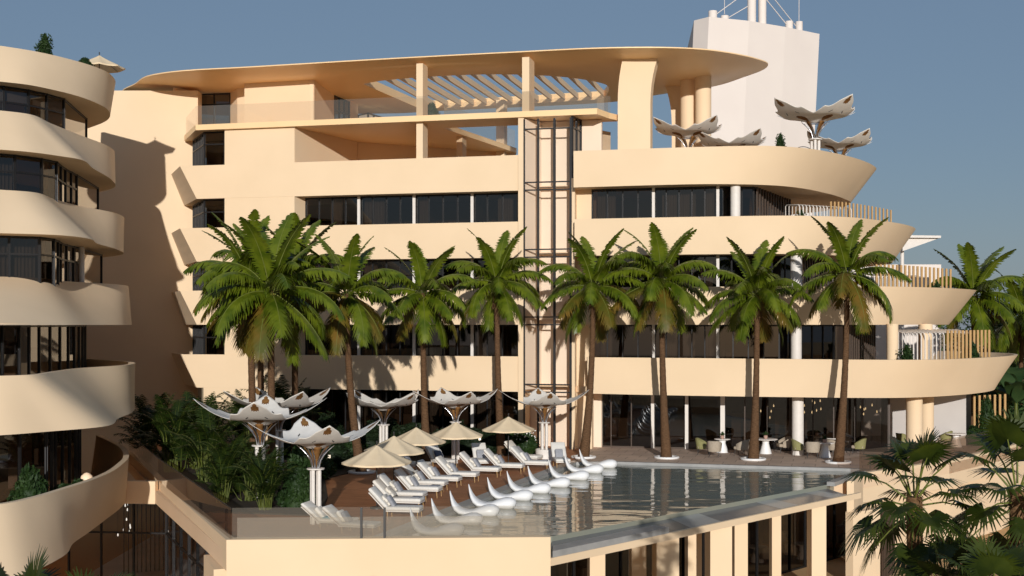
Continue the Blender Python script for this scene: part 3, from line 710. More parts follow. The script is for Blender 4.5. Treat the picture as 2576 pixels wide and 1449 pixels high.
# balustrades
t = thing('glass_balustrade', 'clear glass balustrade along the front wall of the pool terrace with two dark posts', 'balustrade')
fa, fb = (A[0] + .12, A[1] + .2), (B_[0] - .1, B_[1] + .2)
mb = MB(); mb.face([(*fa, ZW), (*fb, ZW), (*fb, ZW + .94), (*fa, ZW + .94)]); mb.build('pane', RAILG, t)
ga, gb = (A[0] + .25, A[1] + .33), (B_[0] - .2, B_[1] + .33)
mb = MB(); mb.face([(*ga, ZD), (*gb, ZD), (*gb, ZW + .62), (*ga, ZW + .62)]); mb.build('reflection_pane', REFLG, t)  # added lower sheet that carries the painted reflection
for px in (908.5, 967): boxpx(t, 'post', (k(px) * 39.12, 39.17), (.07, .05), ZW, ZW + .93, 0, DARKM)
t = thing('bronze_glass_balustrade', 'bronze tinted glass balustrade on the left side wall of the terrace', 'balustrade')
q = lambda p: (p[0] + .12, p[1] + .06)
rail(t, [q(LW2), q(LW), q(A)], ZW - .01, ZW + .94, RAILB, 'pane')
mb = MB(); mb.tube([(*q(LW2), ZW + .95), (*q(LW), ZW + .95), (*q(A), ZW + .95)], .018, 6); mb.build('top_rail', DARKM, t)
t = thing('right_glass_balustrade', 'bronze tinted glass balustrade along the right flank of the terrace by the fan palm', 'balustrade')
rail(t, [(15.9, 58.6), (21.6, 64.0), (26.5, 70.1), (31, 76.5)], ZD - .01, ZD + 1.02, RAILB, 'pane')
for i in range(8): boxpx(t, 'clamp', (16.6 + i*.72, 59.3 + i*.68), (.04, .04), ZD, ZD + .6, .75, CHROME)
# timber post screens + hoops on the balconies
def screen(label, a, b, n, z0, z1, w=.13, mid=None):
    w *= .75
    pa, pb = a[0]/a[1], b[0]/b[1]
    t = thing('timber_screen', label, 'screen', group='timber post screens on the right balconies')
    for i in range(n):
        q = i / (n - 1); y = a[1] + (b[1]-a[1])*q**1.6; x = (pa + (pb-pa)*q)*y
        boxpx(t, 'post', (x, y), (w, .07), z0, z1, .2, TIMBER)
screen('timber post screen standing behind the second highest nose balcony', at(2090, 69.8), at(2241, 75), 17, 11.1, 13.78, .11, (.6, -.4))
screen('timber post screen on the balcony in front of the white pavilion', at(2205, 69.4), at(2391, 75.5), 19, 7.42, 10.34, .15, (.7, -.5))
screen('timber post screen on the lowest balcony beside the conical bush', at(2384, 67.5), at(2488, 74), 12, 3.72, 6.76, .16, (.4, -.3))
screen('timber post screen beside the grey wall on the ground floor terrace', at(2438, 72.5), at(2528, 74), 8, ZD, 3.05, .17)
def hoops(label, a, b, n, z0, z1, dep, r=.03):
    t = thing('hoop_pergola', label, 'pergola', group='white tube pergolas on the right balconies')
    for i in range(n):
        q = i / (n - 1); x, y = a[0] + (b[0]-a[0])*q, a[1] + (b[1]-a[1])*q
        mb = MB(); mb.tube([(x, y, z0), (x, y, z1 - .15), (x - .04, y + .08, z1), (x - .25, y + dep - .1, z1 + .18), (x - .3, y + dep, z1 + .1), (x - .3, y + dep, z0)], r, 6)
        mb.build('hoop', WPAINT, t)
hoops('white bent tube pergola under the soffit of the top nose balcony', at(2012, 69.2), at(2142, 71), 16, 11.1, 13.55, 2.2)
hoops('white bent tube pergola on the balcony before the white pavilion', at(2200, 70), at(2330, 73), 14, 7.42, 9.75, 1.8)
hoops('white bent tube pergola on the lowest balcony next to the conical bush', at(2278, 67.2), at(2440, 70), 18, 3.72, 6.62, 1.6)
def arch(px0, px1, d, z0, label):
    mb = MB(); x0, x1 = k(px0)*d, k(px1)*d; r = (x1-x0)/2
    mb.tube([(x0 + r - r*math.cos(PI*i/20), d, z0 + r*1.05*math.sin(PI*i/20)) for i in range(21)], .022, 6)
    tag(mb.build('thin_arch', DARKM), label, 'arch', 'thin wire arches on the terraces')
arch(775, 853, 75.5, 15.3, 'thin wire arch in the sheltered terrace under the left end of the roof terrace')
arch(1985, 2055, 72, 16.25, 'thin wire arch next to the conical bush on the top nose balcony')
# ================================================================ VEGETATION
def frond(mb, base, az, el, L, droop, n, lw, lwid, hang, r, mi=0, ms=1, seg=14, stalk=.12, sr=.018, width_pow=.55, twist=0.):
    ca, sa = math.cos(az), math.sin(az); P = [Vector(base)]; Ts = []
    a = el
    for i in range(seg):
        q = i / seg; e = a - droop * q**1.25
        t = Vector((math.cos(e) * ca, math.cos(e) * sa, math.sin(e))); Ts.append(t); P.append(P[-1] + t * (L / seg))
    Ts.append(Ts[-1])
    mb.tube(P, [sr * (1 - .85 * i / seg) for i in range(seg + 1)], 4, ms, cap=False)
    S = Vector((-sa, ca, 0))
    for i in range(n):
        q = stalk + (1 - stalk) * (i + r.random() * .7) / n
        x = q * seg; j = min(seg - 1, int(x)); p = P[j].lerp(P[j+1], x - j); T = Ts[j]
        N_ = S.cross(T).normalized() * -1
        qq = (q - stalk) / (1 - stalk)
        if r.random() < .05: continue
        ll = lw * (math.sin(PI * min(.985, .14 + .86 * qq)) ** width_pow) * r.uniform(.74, 1.12)
        for sd in (-1, 1):
            fw = .38 + .55 * qq + r.uniform(-.1, .1)
            d = (S * sd + T * fw + N_ * (.12 + twist)).normalized()
            hg = hang * r.uniform(.75, 1.3)
            m1 = p + d * ll * .5 + Vector((0, 0, -hg * .30 * ll)); m2 = p + d * ll * .93 + Vector((0, 0, -hg * ll))
            wv = T * (lwid / 2); w2 = T * (lwid * .42); w3 = T * (lwid * .08)
            mb.face([p - wv, p + wv, m1 + w2, m1 - w2], mi); mb.face([m1 - w2, m1 + w2, m2 + w3, m2 - w3], mi)
def crown_mesh(seed, nf, L):
    r = random.Random(seed); mb = MB()
    for i in range(nf):
        q = (i + .5) / nf; az = i * 2.39996 + r.uniform(-.25, .25)
        el = math.radians(84 - 132 * q ** 1.12) + r.uniform(-.08, .08)
        young = q < .22; old = q > .72
        l = L * (r.uniform(.84, 1.0) if not old else r.uniform(.78, .95))
        dr = (.80 if young else 1.55 if not old else .85) * r.uniform(.85, 1.15)
        yl = (old and r.random() < .42) or (q > .45 and r.random() < .12)
        b = (math.cos(az) * .10, math.sin(az) * .10, .18 * (1 - q) - .05)
        frond(mb, b, az, el, l, dr, 62, .56 if young else .66, .12, .30 if young else .75, r, 1 if yl else 0, 2, stalk=.10, sr=.03)
    for i in range(26):      # fibre skirt just under the crown
        a = r.uniform(0, 2*PI); z = r.uniform(-.9, -.1); ln = r.uniform(.25, .7); w = .05
        o = Vector((math.cos(a) * .16, math.sin(a) * .16, z)); e = o + Vector((math.cos(a) * .14, math.sin(a) * .14, -ln))
        s_ = Vector((-math.sin(a), math.cos(a), 0)) * w
        mb.face([o - s_, o + s_, e + s_ * .3, e - s_ * .3], 3)
    for i in range(3):
        a = r.uniform(0, 2*PI); mb.lathe([(.001, -.09), (.06, -.07), (.09, 0), (.06, .07), (.001, .09)], 10, (math.cos(a) * .2, math.sin(a) * .2, -.12), 4)
    return mb.mesh('crown', [LEAF, LEAFY, RACH, FIBRE, mat('coconut%d' % seed, (.30, .26, .05), .5)])
CROWNS = [crown_mesh(3, 24, 3.35), crown_mesh(8, 22, 3.45), crown_mesh(15, 25, 3.3), crown_mesh(29, 27, 3.35)]
def trunk_mesh(base, top, bend, r0, r1, seed, foot=True):
    r = random.Random(seed); b, t = Vector(base), Vector(top); n = 46; P, R = [], []
    for i in range(n + 1):
        q = i / n; p = b.lerp(t, q)
        p.x = b.x + (t.x - b.x) * (1 - (1 - q) ** 2.2) if bend > 0 else p.x
        rr = .80 * (r1 + .06 * (1 - q) + (r0 - r1 - .06) * (1 - q) ** 4)
        P.append(p); R.append(rr * (1 + .055 * (i % 2) + r.uniform(-.02, .02)))
    mb = MB(); mb.tube(P, R, 12); return mb
def palm(name, label, base, crownpos, ci, rz, sc=1.0, bend=1, r0=.30, r1=.15, group='coconut palms along the pool terrace', seed=1):
    t = thing(name, label, 'palm tree', (base[0], base[1], base[2]), 0, group)
    rel = (crownpos[0] - base[0], crownpos[1] - base[1], crownpos[2] - base[2])
    trunk_mesh((0, 0, -.1), (rel[0], rel[1], rel[2] + .05), bend, r0, r1, seed).build('trunk', TRUNK, t)
    c = link('crown', CROWNS[ci], t, rel); c.rotation_euler = (0, 0, rz); c.scale = (sc,) * 3
    return t
def ring(label, x, y, z=ZD):
    mb = MB(); mb.lathe([(.46, .0), (.62, .0), (.64, .05), (.64, .09), (.60, .11), (.50, .11), (.46, .08), (.46, .0)], 40)
    o = mb.build('tree_ring', WPLAST, None, (x, y, z)); tag(o, label, 'tree ring', 'white rings around the palm trunks')
PL = [  # label, base px,py, crown px,py, crown mesh, rot, scale, ring?
 ('coconut palm with leaning trunk left of the loungers', 910, 1190, 873, 742, 1, .4, .98, 1),
 ('coconut palm rising behind the third cream parasol', 1074, 1164, 1064, 740, 0, 2.1, .95, 0),
 ('coconut palm rising behind the cream parasol nearest the glass shaft', 1262, 1136, 1250, 712, 2, 1.0, 1.0, 0),
 ('coconut palm with curved foot at the far pool corner', 1468, 1152, 1492, 722, 1, 3.4, 1.0, 1),
 ('coconut palm in front of the twin cream window posts', 1677, 1153, 1664, 708, 0, 4.4, 1.04, 1),
 ('coconut palm between the two outdoor chair groups', 1895, 1157, 1904, 742, 2, 5.2, 1.0, 1),
 ('rightmost coconut palm at the pool, leaning right', 2108, 1165, 2130, 692, 1, .9, 1.0, 1),
]
for i, (lb, bx, by, cx_, cy_, ci, rz, sc, rg) in enumerate(PL):
    b = gp(bx, by) if i != 2 else at(bx, 66.5)
    if i == 1: b = at(bx, 63.5)
    palm('coconut_palm', lb, (b[0], b[1], ZD), (k(cx_) * b[1], b[1] - .1, zz(cy_, b[1])), ci, rz, sc, seed=i, r0=.36 if i in (3, 4, 5, 6) else .32)
    if rg: ring('white ring under the ' + lb, *b)
for i, (lb, px, d, cx_, cy_, ci, rz, sc) in enumerate([
 ('front palm of the tight cluster at the left, tallest crown', 684, 53, 681, 735, 3, 1.2, 1.15),
 ('left palm of the tight cluster beside the front one', 640, 55, 627, 700, 2, 2.9, 1.0),
 ('slim palm between the two front trunks of the cluster', 660, 59, 652, 720, 1, .2, 1.03),
 ('dark shaded palm at the right of the cluster', 742, 60, 742, 690, 0, 5.0, 1.0)]):
    b = at(px, d); palm('coconut_palm', lb, (b[0], b[1], ZD), (k(cx_) * d, d, zz(cy_, d)), ci, rz, sc, 0, .24, .15, 'clustered palms at the left of the terrace', 50 + i)
for i, (lb, px, d, cx_, cy_, ci, rz, sc) in enumerate([
 ('background palm beyond the tip of the second balcony', 2440, 84, 2450, 745, 0, 1.9, 1.28),
 ('background palm at the right edge with spreading leaves', 2560, 88, 2572, 800, 2, .7, 1.25)]):
    b = at(px, d); palm('coconut_palm', lb, (b[0], b[1], -4.2), (k(cx_) * d, d, zz(cy_, d)), ci, rz, sc, 0, .3, .16, 'palms behind the hotel', 60 + i)
# areca clumps
def areca_mesh(seed, n, h, lw=.34):
    r = random.Random(seed); mb = MB()
    for i in range(n):
        az = r.uniform(0, 2*PI); q = r.random()
        hb = h * r.uniform(.05, .42); lean = r.uniform(.02, .20) * h
        b0 = Vector((r.uniform(-.25, .25), r.uniform(-.25, .25), 0)); b1 = b0 + Vector((math.cos(az) * lean * .5, math.sin(az) * lean * .5, hb))
        mb.tube([b0, (b0 + b1) / 2, b1], .022, 5, 1, cap=False)
        frond(mb, b1, az, math.radians(r.uniform(48, 84)), h * r.uniform(.48, .66), r.uniform(.8, 1.7), 30, lw * h / 2.6, .036 * h / 2.6, .35, r, 0, 1, seg=10, stalk=.16, sr=.014, width_pow=.5)
    return mb.mesh('foliage', [ARECA, CANE])
ARE = [areca_mesh(5, 34, 2.6), areca_mesh(9, 30, 2.6), areca_mesh(12, 38, 2.6)]
for i, (lb, px, d, h, mi) in enumerate([
 ('tall areca palm with bright yellow canes against the shaded wing wall', 437, 58.5, 4.6, 0),
 ('dark areca palm tucked beside the shaded wing wall', 372, 63, 4.2, 1),
 ('broad areca palm behind the left glass balustrade', 520, 55, 4.0, 2),
 ('areca palm right of the tall yellow caned one', 490, 60, 4.4, 1),
 ('low areca palm in front of the shade sail cluster', 585, 51, 3.4, 0),
 ('areca palm at the front corner of the planting bed', 668, 46.6, 2.9, 2),
 ('areca palm spilling over the left balustrade', 560, 48.5, 2.7, 1),
 ('small areca palm below the white sail at left', 625, 49.0, 2.9, 1),
 ('areca palm in front of the cream panel by the palm cluster', 610, 70.5, 4.0, 0),
 ('dark areca palm behind the cluster trunks', 715, 69, 5.0, 2),
 ('areca palm at the foot of the flared balcony end', 530, 70, 3.6, 1)]):
    b = at(px, d); t = thing('areca_palm', lb, 'plant', (b[0], b[1], ZD), i * 1.3, 'areca palms in the planting bed'); t.scale = (h / 2.6 * .8, h / 2.6 * .8, h / 2.6)
    link('foliage', ARE[mi], t)
# leafy shrubs
def shrub_mesh(seed, n, shape, leaf=.09, m=None, clumps=7):
    r = random.Random(seed); mb = MB(); C = []
    for i in range(clumps):
        z = r.uniform(.1, .95); w = shape(z); a = r.uniform(0, 2*PI); q = w * r.uniform(.1, .8)
        C.append((Vector((math.cos(a) * q, math.sin(a) * q, z)), r.uniform(.16, .32)))
    for i in range(n):
        if i % 2:
            c, s_ = C[r.randrange(clumps)]; d = Vector((r.gauss(0, 1), r.gauss(0, 1), r.gauss(0, 1))).normalized() * s_ * r.uniform(.6, 1.05); p = c + d
        else:
            z = r.random(); w = shape(z) * r.uniform(.72, 1.06); a = r.uniform(0, 2*PI); p = Vector((math.cos(a) * w, math.sin(a) * w, z))
        if p.z < 0: continue
        u = Vector((r.gauss(0, 1), r.gauss(0, 1), r.gauss(0, .7))).normalized(); v = u.cross(Vector((r.gauss(0, 1), r.gauss(0, 1), r.gauss(0, 1)))).normalized()
        l = leaf * r.uniform(.7, 1.4); w = l * .42
        mb.face([p - u * l, p + v * w, p + u * l, p - v * w], 0)
    mb.tube([(0, 0, 0), (0, 0, .5)], .05, 6, 1)
    mb.lathe([(shape(z/10)*.80*(1 + .1*math.sin(z*2.3)) + .002, z/10) for z in range(11)], 14)
    return mb.mesh('foliage', [m or SHRUB, TRUNK])

CONE = lambda z: .42 * (1 - z) ** .8 + .02
BALL = lambda z: .5 * max(.02, math.sin(PI * min(1, .12 + z * .86))) ** .7
SHR = [shrub_mesh(1, 3600, CONE, .045), shrub_mesh(2, 2400, BALL, .06), shrub_mesh(4, 2400, BALL, .055), shrub_mesh(6, 2400, BALL, .06, SHRUB_SHADE), shrub_mesh(7, 2400, BALL, .055, SHRUB_SHADE)]
def shrub(lb, x, y, z, w, h, mi, cat='bush', group=None, name='leafy_bush'):
    t = thing(name, lb, cat, (x, y, z), (x * 7.1) % 6.28, group); t.scale = (w, w, h); link('foliage', SHR[mi], t); return t
shrub('conical bush at the right end of the planting bed beside the front sail column', *at(747, 47.6), ZD, 1.55, 2.3, 0)
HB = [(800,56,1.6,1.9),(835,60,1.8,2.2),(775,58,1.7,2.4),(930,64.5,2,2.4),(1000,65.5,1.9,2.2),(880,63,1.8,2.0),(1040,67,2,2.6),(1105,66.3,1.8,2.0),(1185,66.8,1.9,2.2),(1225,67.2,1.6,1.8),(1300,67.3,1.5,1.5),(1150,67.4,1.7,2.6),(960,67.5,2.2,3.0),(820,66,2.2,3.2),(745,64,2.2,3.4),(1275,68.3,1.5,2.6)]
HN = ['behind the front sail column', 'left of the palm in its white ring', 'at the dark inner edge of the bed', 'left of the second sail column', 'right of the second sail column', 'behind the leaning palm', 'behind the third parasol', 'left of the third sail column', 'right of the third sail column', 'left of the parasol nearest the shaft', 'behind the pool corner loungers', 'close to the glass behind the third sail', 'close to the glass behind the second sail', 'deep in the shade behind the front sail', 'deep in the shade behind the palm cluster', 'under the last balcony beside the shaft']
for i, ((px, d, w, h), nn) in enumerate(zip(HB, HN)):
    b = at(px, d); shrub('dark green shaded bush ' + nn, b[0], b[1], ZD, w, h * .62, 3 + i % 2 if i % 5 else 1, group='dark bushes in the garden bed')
shrub('small conical bush on the parapet of the curved wing roof', *at(113, 62.5), 19.3, 1.3, 1.95, 0)
shrub('small bush beside the roof parasol on the curved wing', *at(213, 64.5), 19.6, .9, .85, 1)
shrub('small conical bush on the top nose balcony', *at(1963, 70.5), 15.75, 1.05, 1.8, 0)
shrub('conical bush at the left end of the topmost tube pergola', *at(2015, 69.3), 11.1, 1.35, 2.1, 0)
shrub('conical bush at the left end of the lowest tube pergola', *at(2281, 66.8), 3.72, 1.5, 2.25, 0)
for lb, px, d, z, w, h in (('bush behind the posts of the lowest balcony', 2440, 70.5, 3.7, 1.3, 2.2), ('bush behind the posts before the white pavilion', 2352, 73.5, 7.4, 1.2, 1.9), ('small bush among the posts under the top nose balcony', 2200, 73, 11.1, .9, 1.5),
    ('tall bush among the ground floor posts', 2480, 72.8, ZD, 1.1, 2.4), ('low bush left of the ground floor posts', 2445, 72, ZD, 1.2, 1.0), ('low bush right of the ground floor posts', 2512, 73.2, ZD, 1.1, 1.1),
    ('round bush in the lobby window of the curved wing', 78, 44.5, .1, 1.3, 1.9), ('low bush on the lowest curved balcony', 160, 46.0, .1, 1.2, 1.15), ('small bush by the glowing lamp on the lowest curved balcony', 200, 47.5, .1, 1.0, 1.15), ('bush in the terrace corner under the canopy roof', 1085, 76, 18.7, 1.0, 1.4)):
    b = at(px, d); shrub(lb, b[0], b[1], z, w, h, 1)
for lb, px, d, z, h in (('palm-like plant on the third curved balcony', 52, 54.6, 11.1, 1.5), ('palm-like plant on the fourth curved balcony', 20, 53.5, 7.4, 1.9), ('palm-like plant at the left edge of the fifth curved balcony', 4, 45.0, 3.7, 1.9), ('small fern on the second curved balcony', 104, 57.2, 14.75, 1.2)):
    b = at(px, d); t = thing('balcony_fern', lb, 'plant', (b[0], b[1], z)); t.scale = (h / 2.6,) * 3; link('foliage', ARE[0], t)
# fan palms
def fan_leaf(mb, base, az, el, pet, R, r, droop=.5, mi=0, nseg=34):
    d = Vector((math.cos(az) * math.cos(el), math.sin(az) * math.cos(el), math.sin(el)))
    hub = Vector(base) + d * pet + Vector((0, 0, -.10 * pet))
    mb.tube([base, Vector(base) + d * pet * .55 + Vector((0, 0, .02)), hub], [.018, .014, .011], 5, 1, cap=False)
    d2 = (d + Vector((0, 0, -.45))).normalized(); S = Vector((-math.sin(az), math.cos(az), 0)); U = S.cross(d2).normalized() * -1
    for i in range(nseg):
        a = math.radians(-128 + 256 * i / (nseg - 1)) + r.uniform(-.03, .03)
        v = (d2 * math.cos(a) + S * math.sin(a)).normalized(); l = R * (.80 + .22 * math.cos(a * .8)) * r.uniform(.9, 1.05)
        w = v.cross(U).normalized(); cup = U * .10 * R * abs(math.sin(a))
        p0 = hub; p1 = hub + v * l * .55 + cup; p2 = hub + v * l + cup - Vector((0, 0, droop * l * r.uniform(.25, .6)))
        w1 = w * (.027 * R / .6); w0 = w * .004
        mb.face([p0 - w0, p0 + w0, p1 + w1, p1 - w1], mi); mb.face([p1 - w1, p1 + w1, p2 + w0, p2 - w0], mi)
def fan_palm_mesh(seed, n, R):
    r = random.Random(seed); mb = MB()
    for i in range(n):
        q = (i + .5) / n; az = i * 2.39996 + r.uniform(-.2, .2); el = math.radians(82 - 125 * q) + r.uniform(-.1, .1)
        fan_leaf(mb, Vector((math.cos(az) * .07, math.sin(az) * .07, .12 - .45 * q)), az, el, R * r.uniform(.95, 1.5), R * r.uniform(.85, 1.05), r, .35 + .5 * q)
    return mb.mesh('crown', [FANL, RACH])
FAN = [fan_palm_mesh(3, 23, .58), fan_palm_mesh(14, 22, .58)]
def fan_palm(lb, px, py, d, mi, sc, rz):
    x, y = at(px, d); z = zz(py, d); t = thing('fan_palm', lb, 'palm tree', (x, y, -4.2), 0, 'fan palms in the right foreground')
    mb = MB(); r = random.Random(int(px)); hh = z + 4.2
    mb.tube([(0, 0, 0), (.05, 0, hh * .5), (0, 0, hh)], [.13, .12, .12], 10)
    for i in range(240):
        a = r.uniform(0, 2*PI); zz_ = hh - r.random() ** 2 * 1.4; o = Vector((math.cos(a) * .11, math.sin(a) * .11, zz_)); e = o + Vector((math.cos(a) * r.uniform(.03, .12), math.sin(a) * r.uniform(.03, .12), r.uniform(-.2, .12)))
        s_ = Vector((-math.sin(a), math.cos(a), 0)) * .012; mb.face([o - s_, o + s_, e])
    mb.build('trunk', FIBRE, t)
    c = link('crown', FAN[mi], t, (0, 0, hh)); c.scale = (sc,) * 3; c.rotation_euler = (0, 0, rz)
fan_palm('fan palm with round crown in front of the pool corner', 2300, 1250, 19.5, 0, .92, .3)
fan_palm('fan palm cut off by the right edge of the picture', 2560, 1235, 19.0, 1, .95, 1.4)
fan_palm('dark low fan palm at the bottom right', 2385, 1525, 18.0, 1, .85, 3.0)
fan_palm('darkest fan palm in the bottom right corner', 2500, 1540, 17.0, 0, .88, 2.0)
fan_palm('fan palm in the bottom left corner', 50, 1625, 7.0, 1, .42, .8)
fan_palm('fan palm leaf tips rising beside the lobby glazing', 225, 1630, 7.2, 0, .38, 2.6)
# background trees at the right
def tree(lb, px, d, h, w, seed, name='leafy_tree'):
    x, y = at(px, d); t = thing(name, lb, 'tree', (x, y, -4.2), 0, 'trees beyond the right end of the hotel'); r = random.Random(seed)
    mb = MB(); mb.tube([(0, 0, 0), (.1, .1, h * .4), (0, 0, h * .8)], [.28, .2, .08], 8)
    for i in range(7):
        a = i * 2.4; z = h * (.35 + .06 * i); mb.tube([(.05, .05, z), (math.cos(a) * w * .25, math.sin(a) * w * .25, z + h * .12), (math.cos(a) * w * .42, math.sin(a) * w * .42, z + h * .22)], [.1, .07, .03], 6)
    mb.build('trunk', TRUNK, t)
    mb = MB()
    for c in range(38):
        a = r.uniform(0, 2*PI); z = r.uniform(.26, 1.0); ww = w * .5 * math.sin(PI * min(.97, .15 + .8 * (z - .2) / .8)) ** .6; q = ww * r.uniform(.2, 1)
        cx, cy, cz = math.cos(a) * q, math.sin(a) * q, z * h; s_ = r.uniform(.35, .8) * w / 5
        for i in range(75):
            p = Vector((cx, cy, cz)) + Vector((r.gauss(0, 1), r.gauss(0, 1), r.gauss(0, .7))) * s_ * .6
            u = Vector((r.gauss(0, 1), r.gauss(0, 1), r.gauss(0, .6))).normalized(); v = u.cross(Vector((r.gauss(0, 1), r.gauss(0, 1), r.gauss(0, 1)))).normalized(); l = r.uniform(.12, .26)
            mb.face([p - u * l, p + v * l * .4, p + u * l, p - v * l * .4])
    mb.build('crown', TREEL, t)
tree('tall leafy tree at the right edge behind the balconies', 2562, 100, 14.2, 6.5, 1)
tree('rounded dark tree between the two background palms', 2508, 94, 11.5, 5.5, 2)
tree('low dark tree below the second balcony tip', 2470, 88, 8.8, 5.5, 3)
tree('dark tree behind the ground floor posts', 2540, 84, 7.0, 5.5, 4)
tree('dense tree hiding the horizon behind the white pavilion', 2380, 112, 11.0, 8, 5)
tree('dense tree at the far right beyond the frame edge', 2640, 92, 12.5, 7, 6)
tree('wide tree farther back at the right edge', 2600, 125, 15, 9, 7)
tree('wide tree farther back behind the palms', 2480, 130, 12.5, 9, 8)
def banana(lb, px, d, z0, h, seed):
    x, y = at(px, d); r = random.Random(seed); t = thing('banana_plant', lb, 'plant', (x, y, z0), 0, 'banana plants at the right edge'); mb = MB()
    mb.tube([(0, 0, 0), (0, 0, h * .5)], [.14, .1], 8, 1)
    for i in range(9):
        az = i * 2.4; el = math.radians(r.uniform(35, 80)); L_ = h * r.uniform(.45, .65); P = [Vector((0, 0, h * .45))]
        rows = []
        for j in range(13):
            q = j / 12; e = el - 1.5 * q ** 1.3; T = Vector((math.cos(e) * math.cos(az), math.cos(e) * math.sin(az), math.sin(e)))
            S = Vector((-math.sin(az), math.cos(az), 0)); w = .17 * h / 2 * math.sin(PI * min(.98, .03 + q)) ** .6 * (0.1 if q < .15 else 1)
            rows.append([P[-1] - S * w - Vector((0, 0, -.12 * w)), P[-1] - Vector((0, 0, .05)), P[-1] + S * w - Vector((0, 0, -.12 * w))]); P.append(P[-1] + T * L_ / 12)
        mb.grid(rows, 0, True)
    mb.build('foliage', [TREEL, CANE], t)
banana('banana plant with broad leaves at the right edge beside the posts', 2556, 76, ZD - 1, 6.5, 3)
banana('banana plant behind the tip of the lowest balcony', 2535, 82, -2, 8.5, 9)
# ================================================================ FURNITURE
T = Matrix.Translation
RX = lambda a: Matrix.Rotation(a, 4, 'X'); RY = lambda a: Matrix.Rotation(a, 4, 'Y'); RZ = lambda a: Matrix.Rotation(a, 4, 'Z')
# ---- tulip shade sails on grouped poles
def sail(name, label, loc, rz, sc=1.0, hpole=1.88, group='tulip shaped shade sails', petal=None):
    t = thing(name, label, 'shade sail', loc, rz, group); t.scale = (sc,) * 3
    for i in range(4):
        a = PI/4 + i*PI/2; x, y = .15*math.cos(a), .15*math.sin(a)
        mb = MB(); mb.tube([(x, y, 0), (x, y, hpole)], .068, 14); mb.build('pole', WPAINT, t)
    mb = MB(); mb.lathe([(.30, hpole - .02), (.30, hpole + .02)], 24); mb.build('cap_plate', WPAINT, t)
    nr, na = 26, 192; R0 = 2.2
    def rim(a):
        m_ = abs((a + PI/4) % (PI/2) - PI/4)
        if m_ > .50: return .60 + .20 * ((PI/4 - m_)/(PI/4 - .50)) ** 1.3, 0.
        e = 1 - m_/.50
        return .80 - .05 * math.sin(PI*min(1, e*1.6)) * (e < .62) + .24 * e ** 1.8, e ** 1.8
    def surf(q, a):
        Rf, tip = rim(a); R = R0 * Rf
        r_ = .28 + (R - .28) * q; f = r_ / R0
        z = hpole + .66 + .20 * (1 - math.exp(-7 * max(0, f - .12))) + .19 * f
        z += 1.25 * max(0, f - .52) ** 1.4 + .10 * max(0, f - .3) * math.cos(4*a)
        return Vector((r_ * math.cos(a), r_ * math.sin(a), z))
    def mi(i, j):
        q = (i + .5) / nr; a = 2*PI*(j + .5)/na; m_ = (a + PI/4) % (PI/2) - PI/4
        if abs(m_) < .42 and ((q*rim(a)[0] - .22)/.16)**2 + (m_/.27)**2 < 1: return 1
        if ((q - .87)/.10)**2 + (m_/.06)**2 < 1: return 1
        for q0, a0 in ((.66, .26), (.66, -.26)):
            if abs(q - q0) < .022 and abs(m_ - a0) < .05: return 2
        return 0
    rows = [[surf((i) / nr, 2*PI*j/na) for j in range(na)] for i in range(nr + 1)]
    mb = MB(); mb.grid(rows, mi, True, True); o = mb.build('canopy', [PETAL, PETALB, DARKM], t)
    md = o.modifiers.new('thickness', 'SOLIDIFY'); md.thickness = .012
    for i in range(4):
        a = i*PI/2; mb = MB(); rows = []
        for q in range(9):
            f = q/8; r_ = .07 + .36*f**1.6; z = hpole + .76*f**.8; w = .03 + .10*f
            rows.append([(r_*math.cos(a) - w*e_*math.sin(a), r_*math.sin(a) + w*e_*math.cos(a), z) for e_ in (-1, 0, 1)])
        mb.grid(rows, 0, True); o = mb.build('stem_petal', PETALB, t); md = o.modifiers.new('thickness', 'SOLIDIFY'); md.thickness = .015
    for i in range(8):
        a = i*PI/4 + PI/8; P = [(.10*math.cos(a), .10*math.sin(a), hpole)]
        for f in (.25, .5, .75, 1):
            P.append(tuple((.10 + .55*f**1.5)*v for v in (math.cos(a), math.sin(a))) + (hpole + .80*f**.75,))
        mb = MB(); mb.tube(P, [.034, .032, .028, .020, .010], 6); mb.build('rib', CHROME, t)
    return t
SA = [('white tulip sail nearest the camera, on three visible poles at the front of the bed', *gp(794, 1318), ZD, .35, 1.0),
      ('white tulip sail standing behind the two overlapping parasols', *at(965, 62.5), ZD, .80, 1.0),
      ('white tulip sail standing directly behind the fourth parasol', *at(1146, 64.3), ZD, .38, 1.0),
      ('white tulip sail on two slim poles in front of the glass shaft', *at(1369, 63.9), ZD, .12, 1.0),
      ('white tulip sail at the left front of the palm cluster', *at(655, 49.5), ZD, .1, 1.12),
      ('white tulip sail half hidden behind the cluster trunks', *at(700, 56.5), ZD, .6, 1.12)]
sails = []
for lb, x, y, z, rz, sc in SA:
    if not sails: sails.append(sail('tulip_sail', lb, (x, y, z), rz, sc))
    else: sails.append(dup(sails[0], (x, y, z), rz, lb, sc))
for lb, px, d, z, rz in (('tulip sail on the roof terrace in front of the round columns', 1731, 72.0, 14.75, .55), ('tulip sail on the roof terrace half hidden behind the parapet', 1842, 72.5, 14.1, .5),
      ('larger tulip sail on the roof terrace in front of the sky beside the white tower', 2051, 72.5, 15.1, .5), ('rightmost tulip sail on the roof terrace against the sky', 2113, 75.0, 14.45, .48)):
    dup(sails[0], (*at(px, d), z), rz, lb, 1.3 if px == 2051 else 1.08)
mb = MB(); mb.lathe([(.45, 0), (.47, .55), (.43, .57), (.40, .52), (.38, .5)], 28)
tag(mb.build('round_planter', WPAINT, None, (*at(1371, 63.9), ZD)), 'round white planter base around the poles of the sail before the shaft', 'planter')
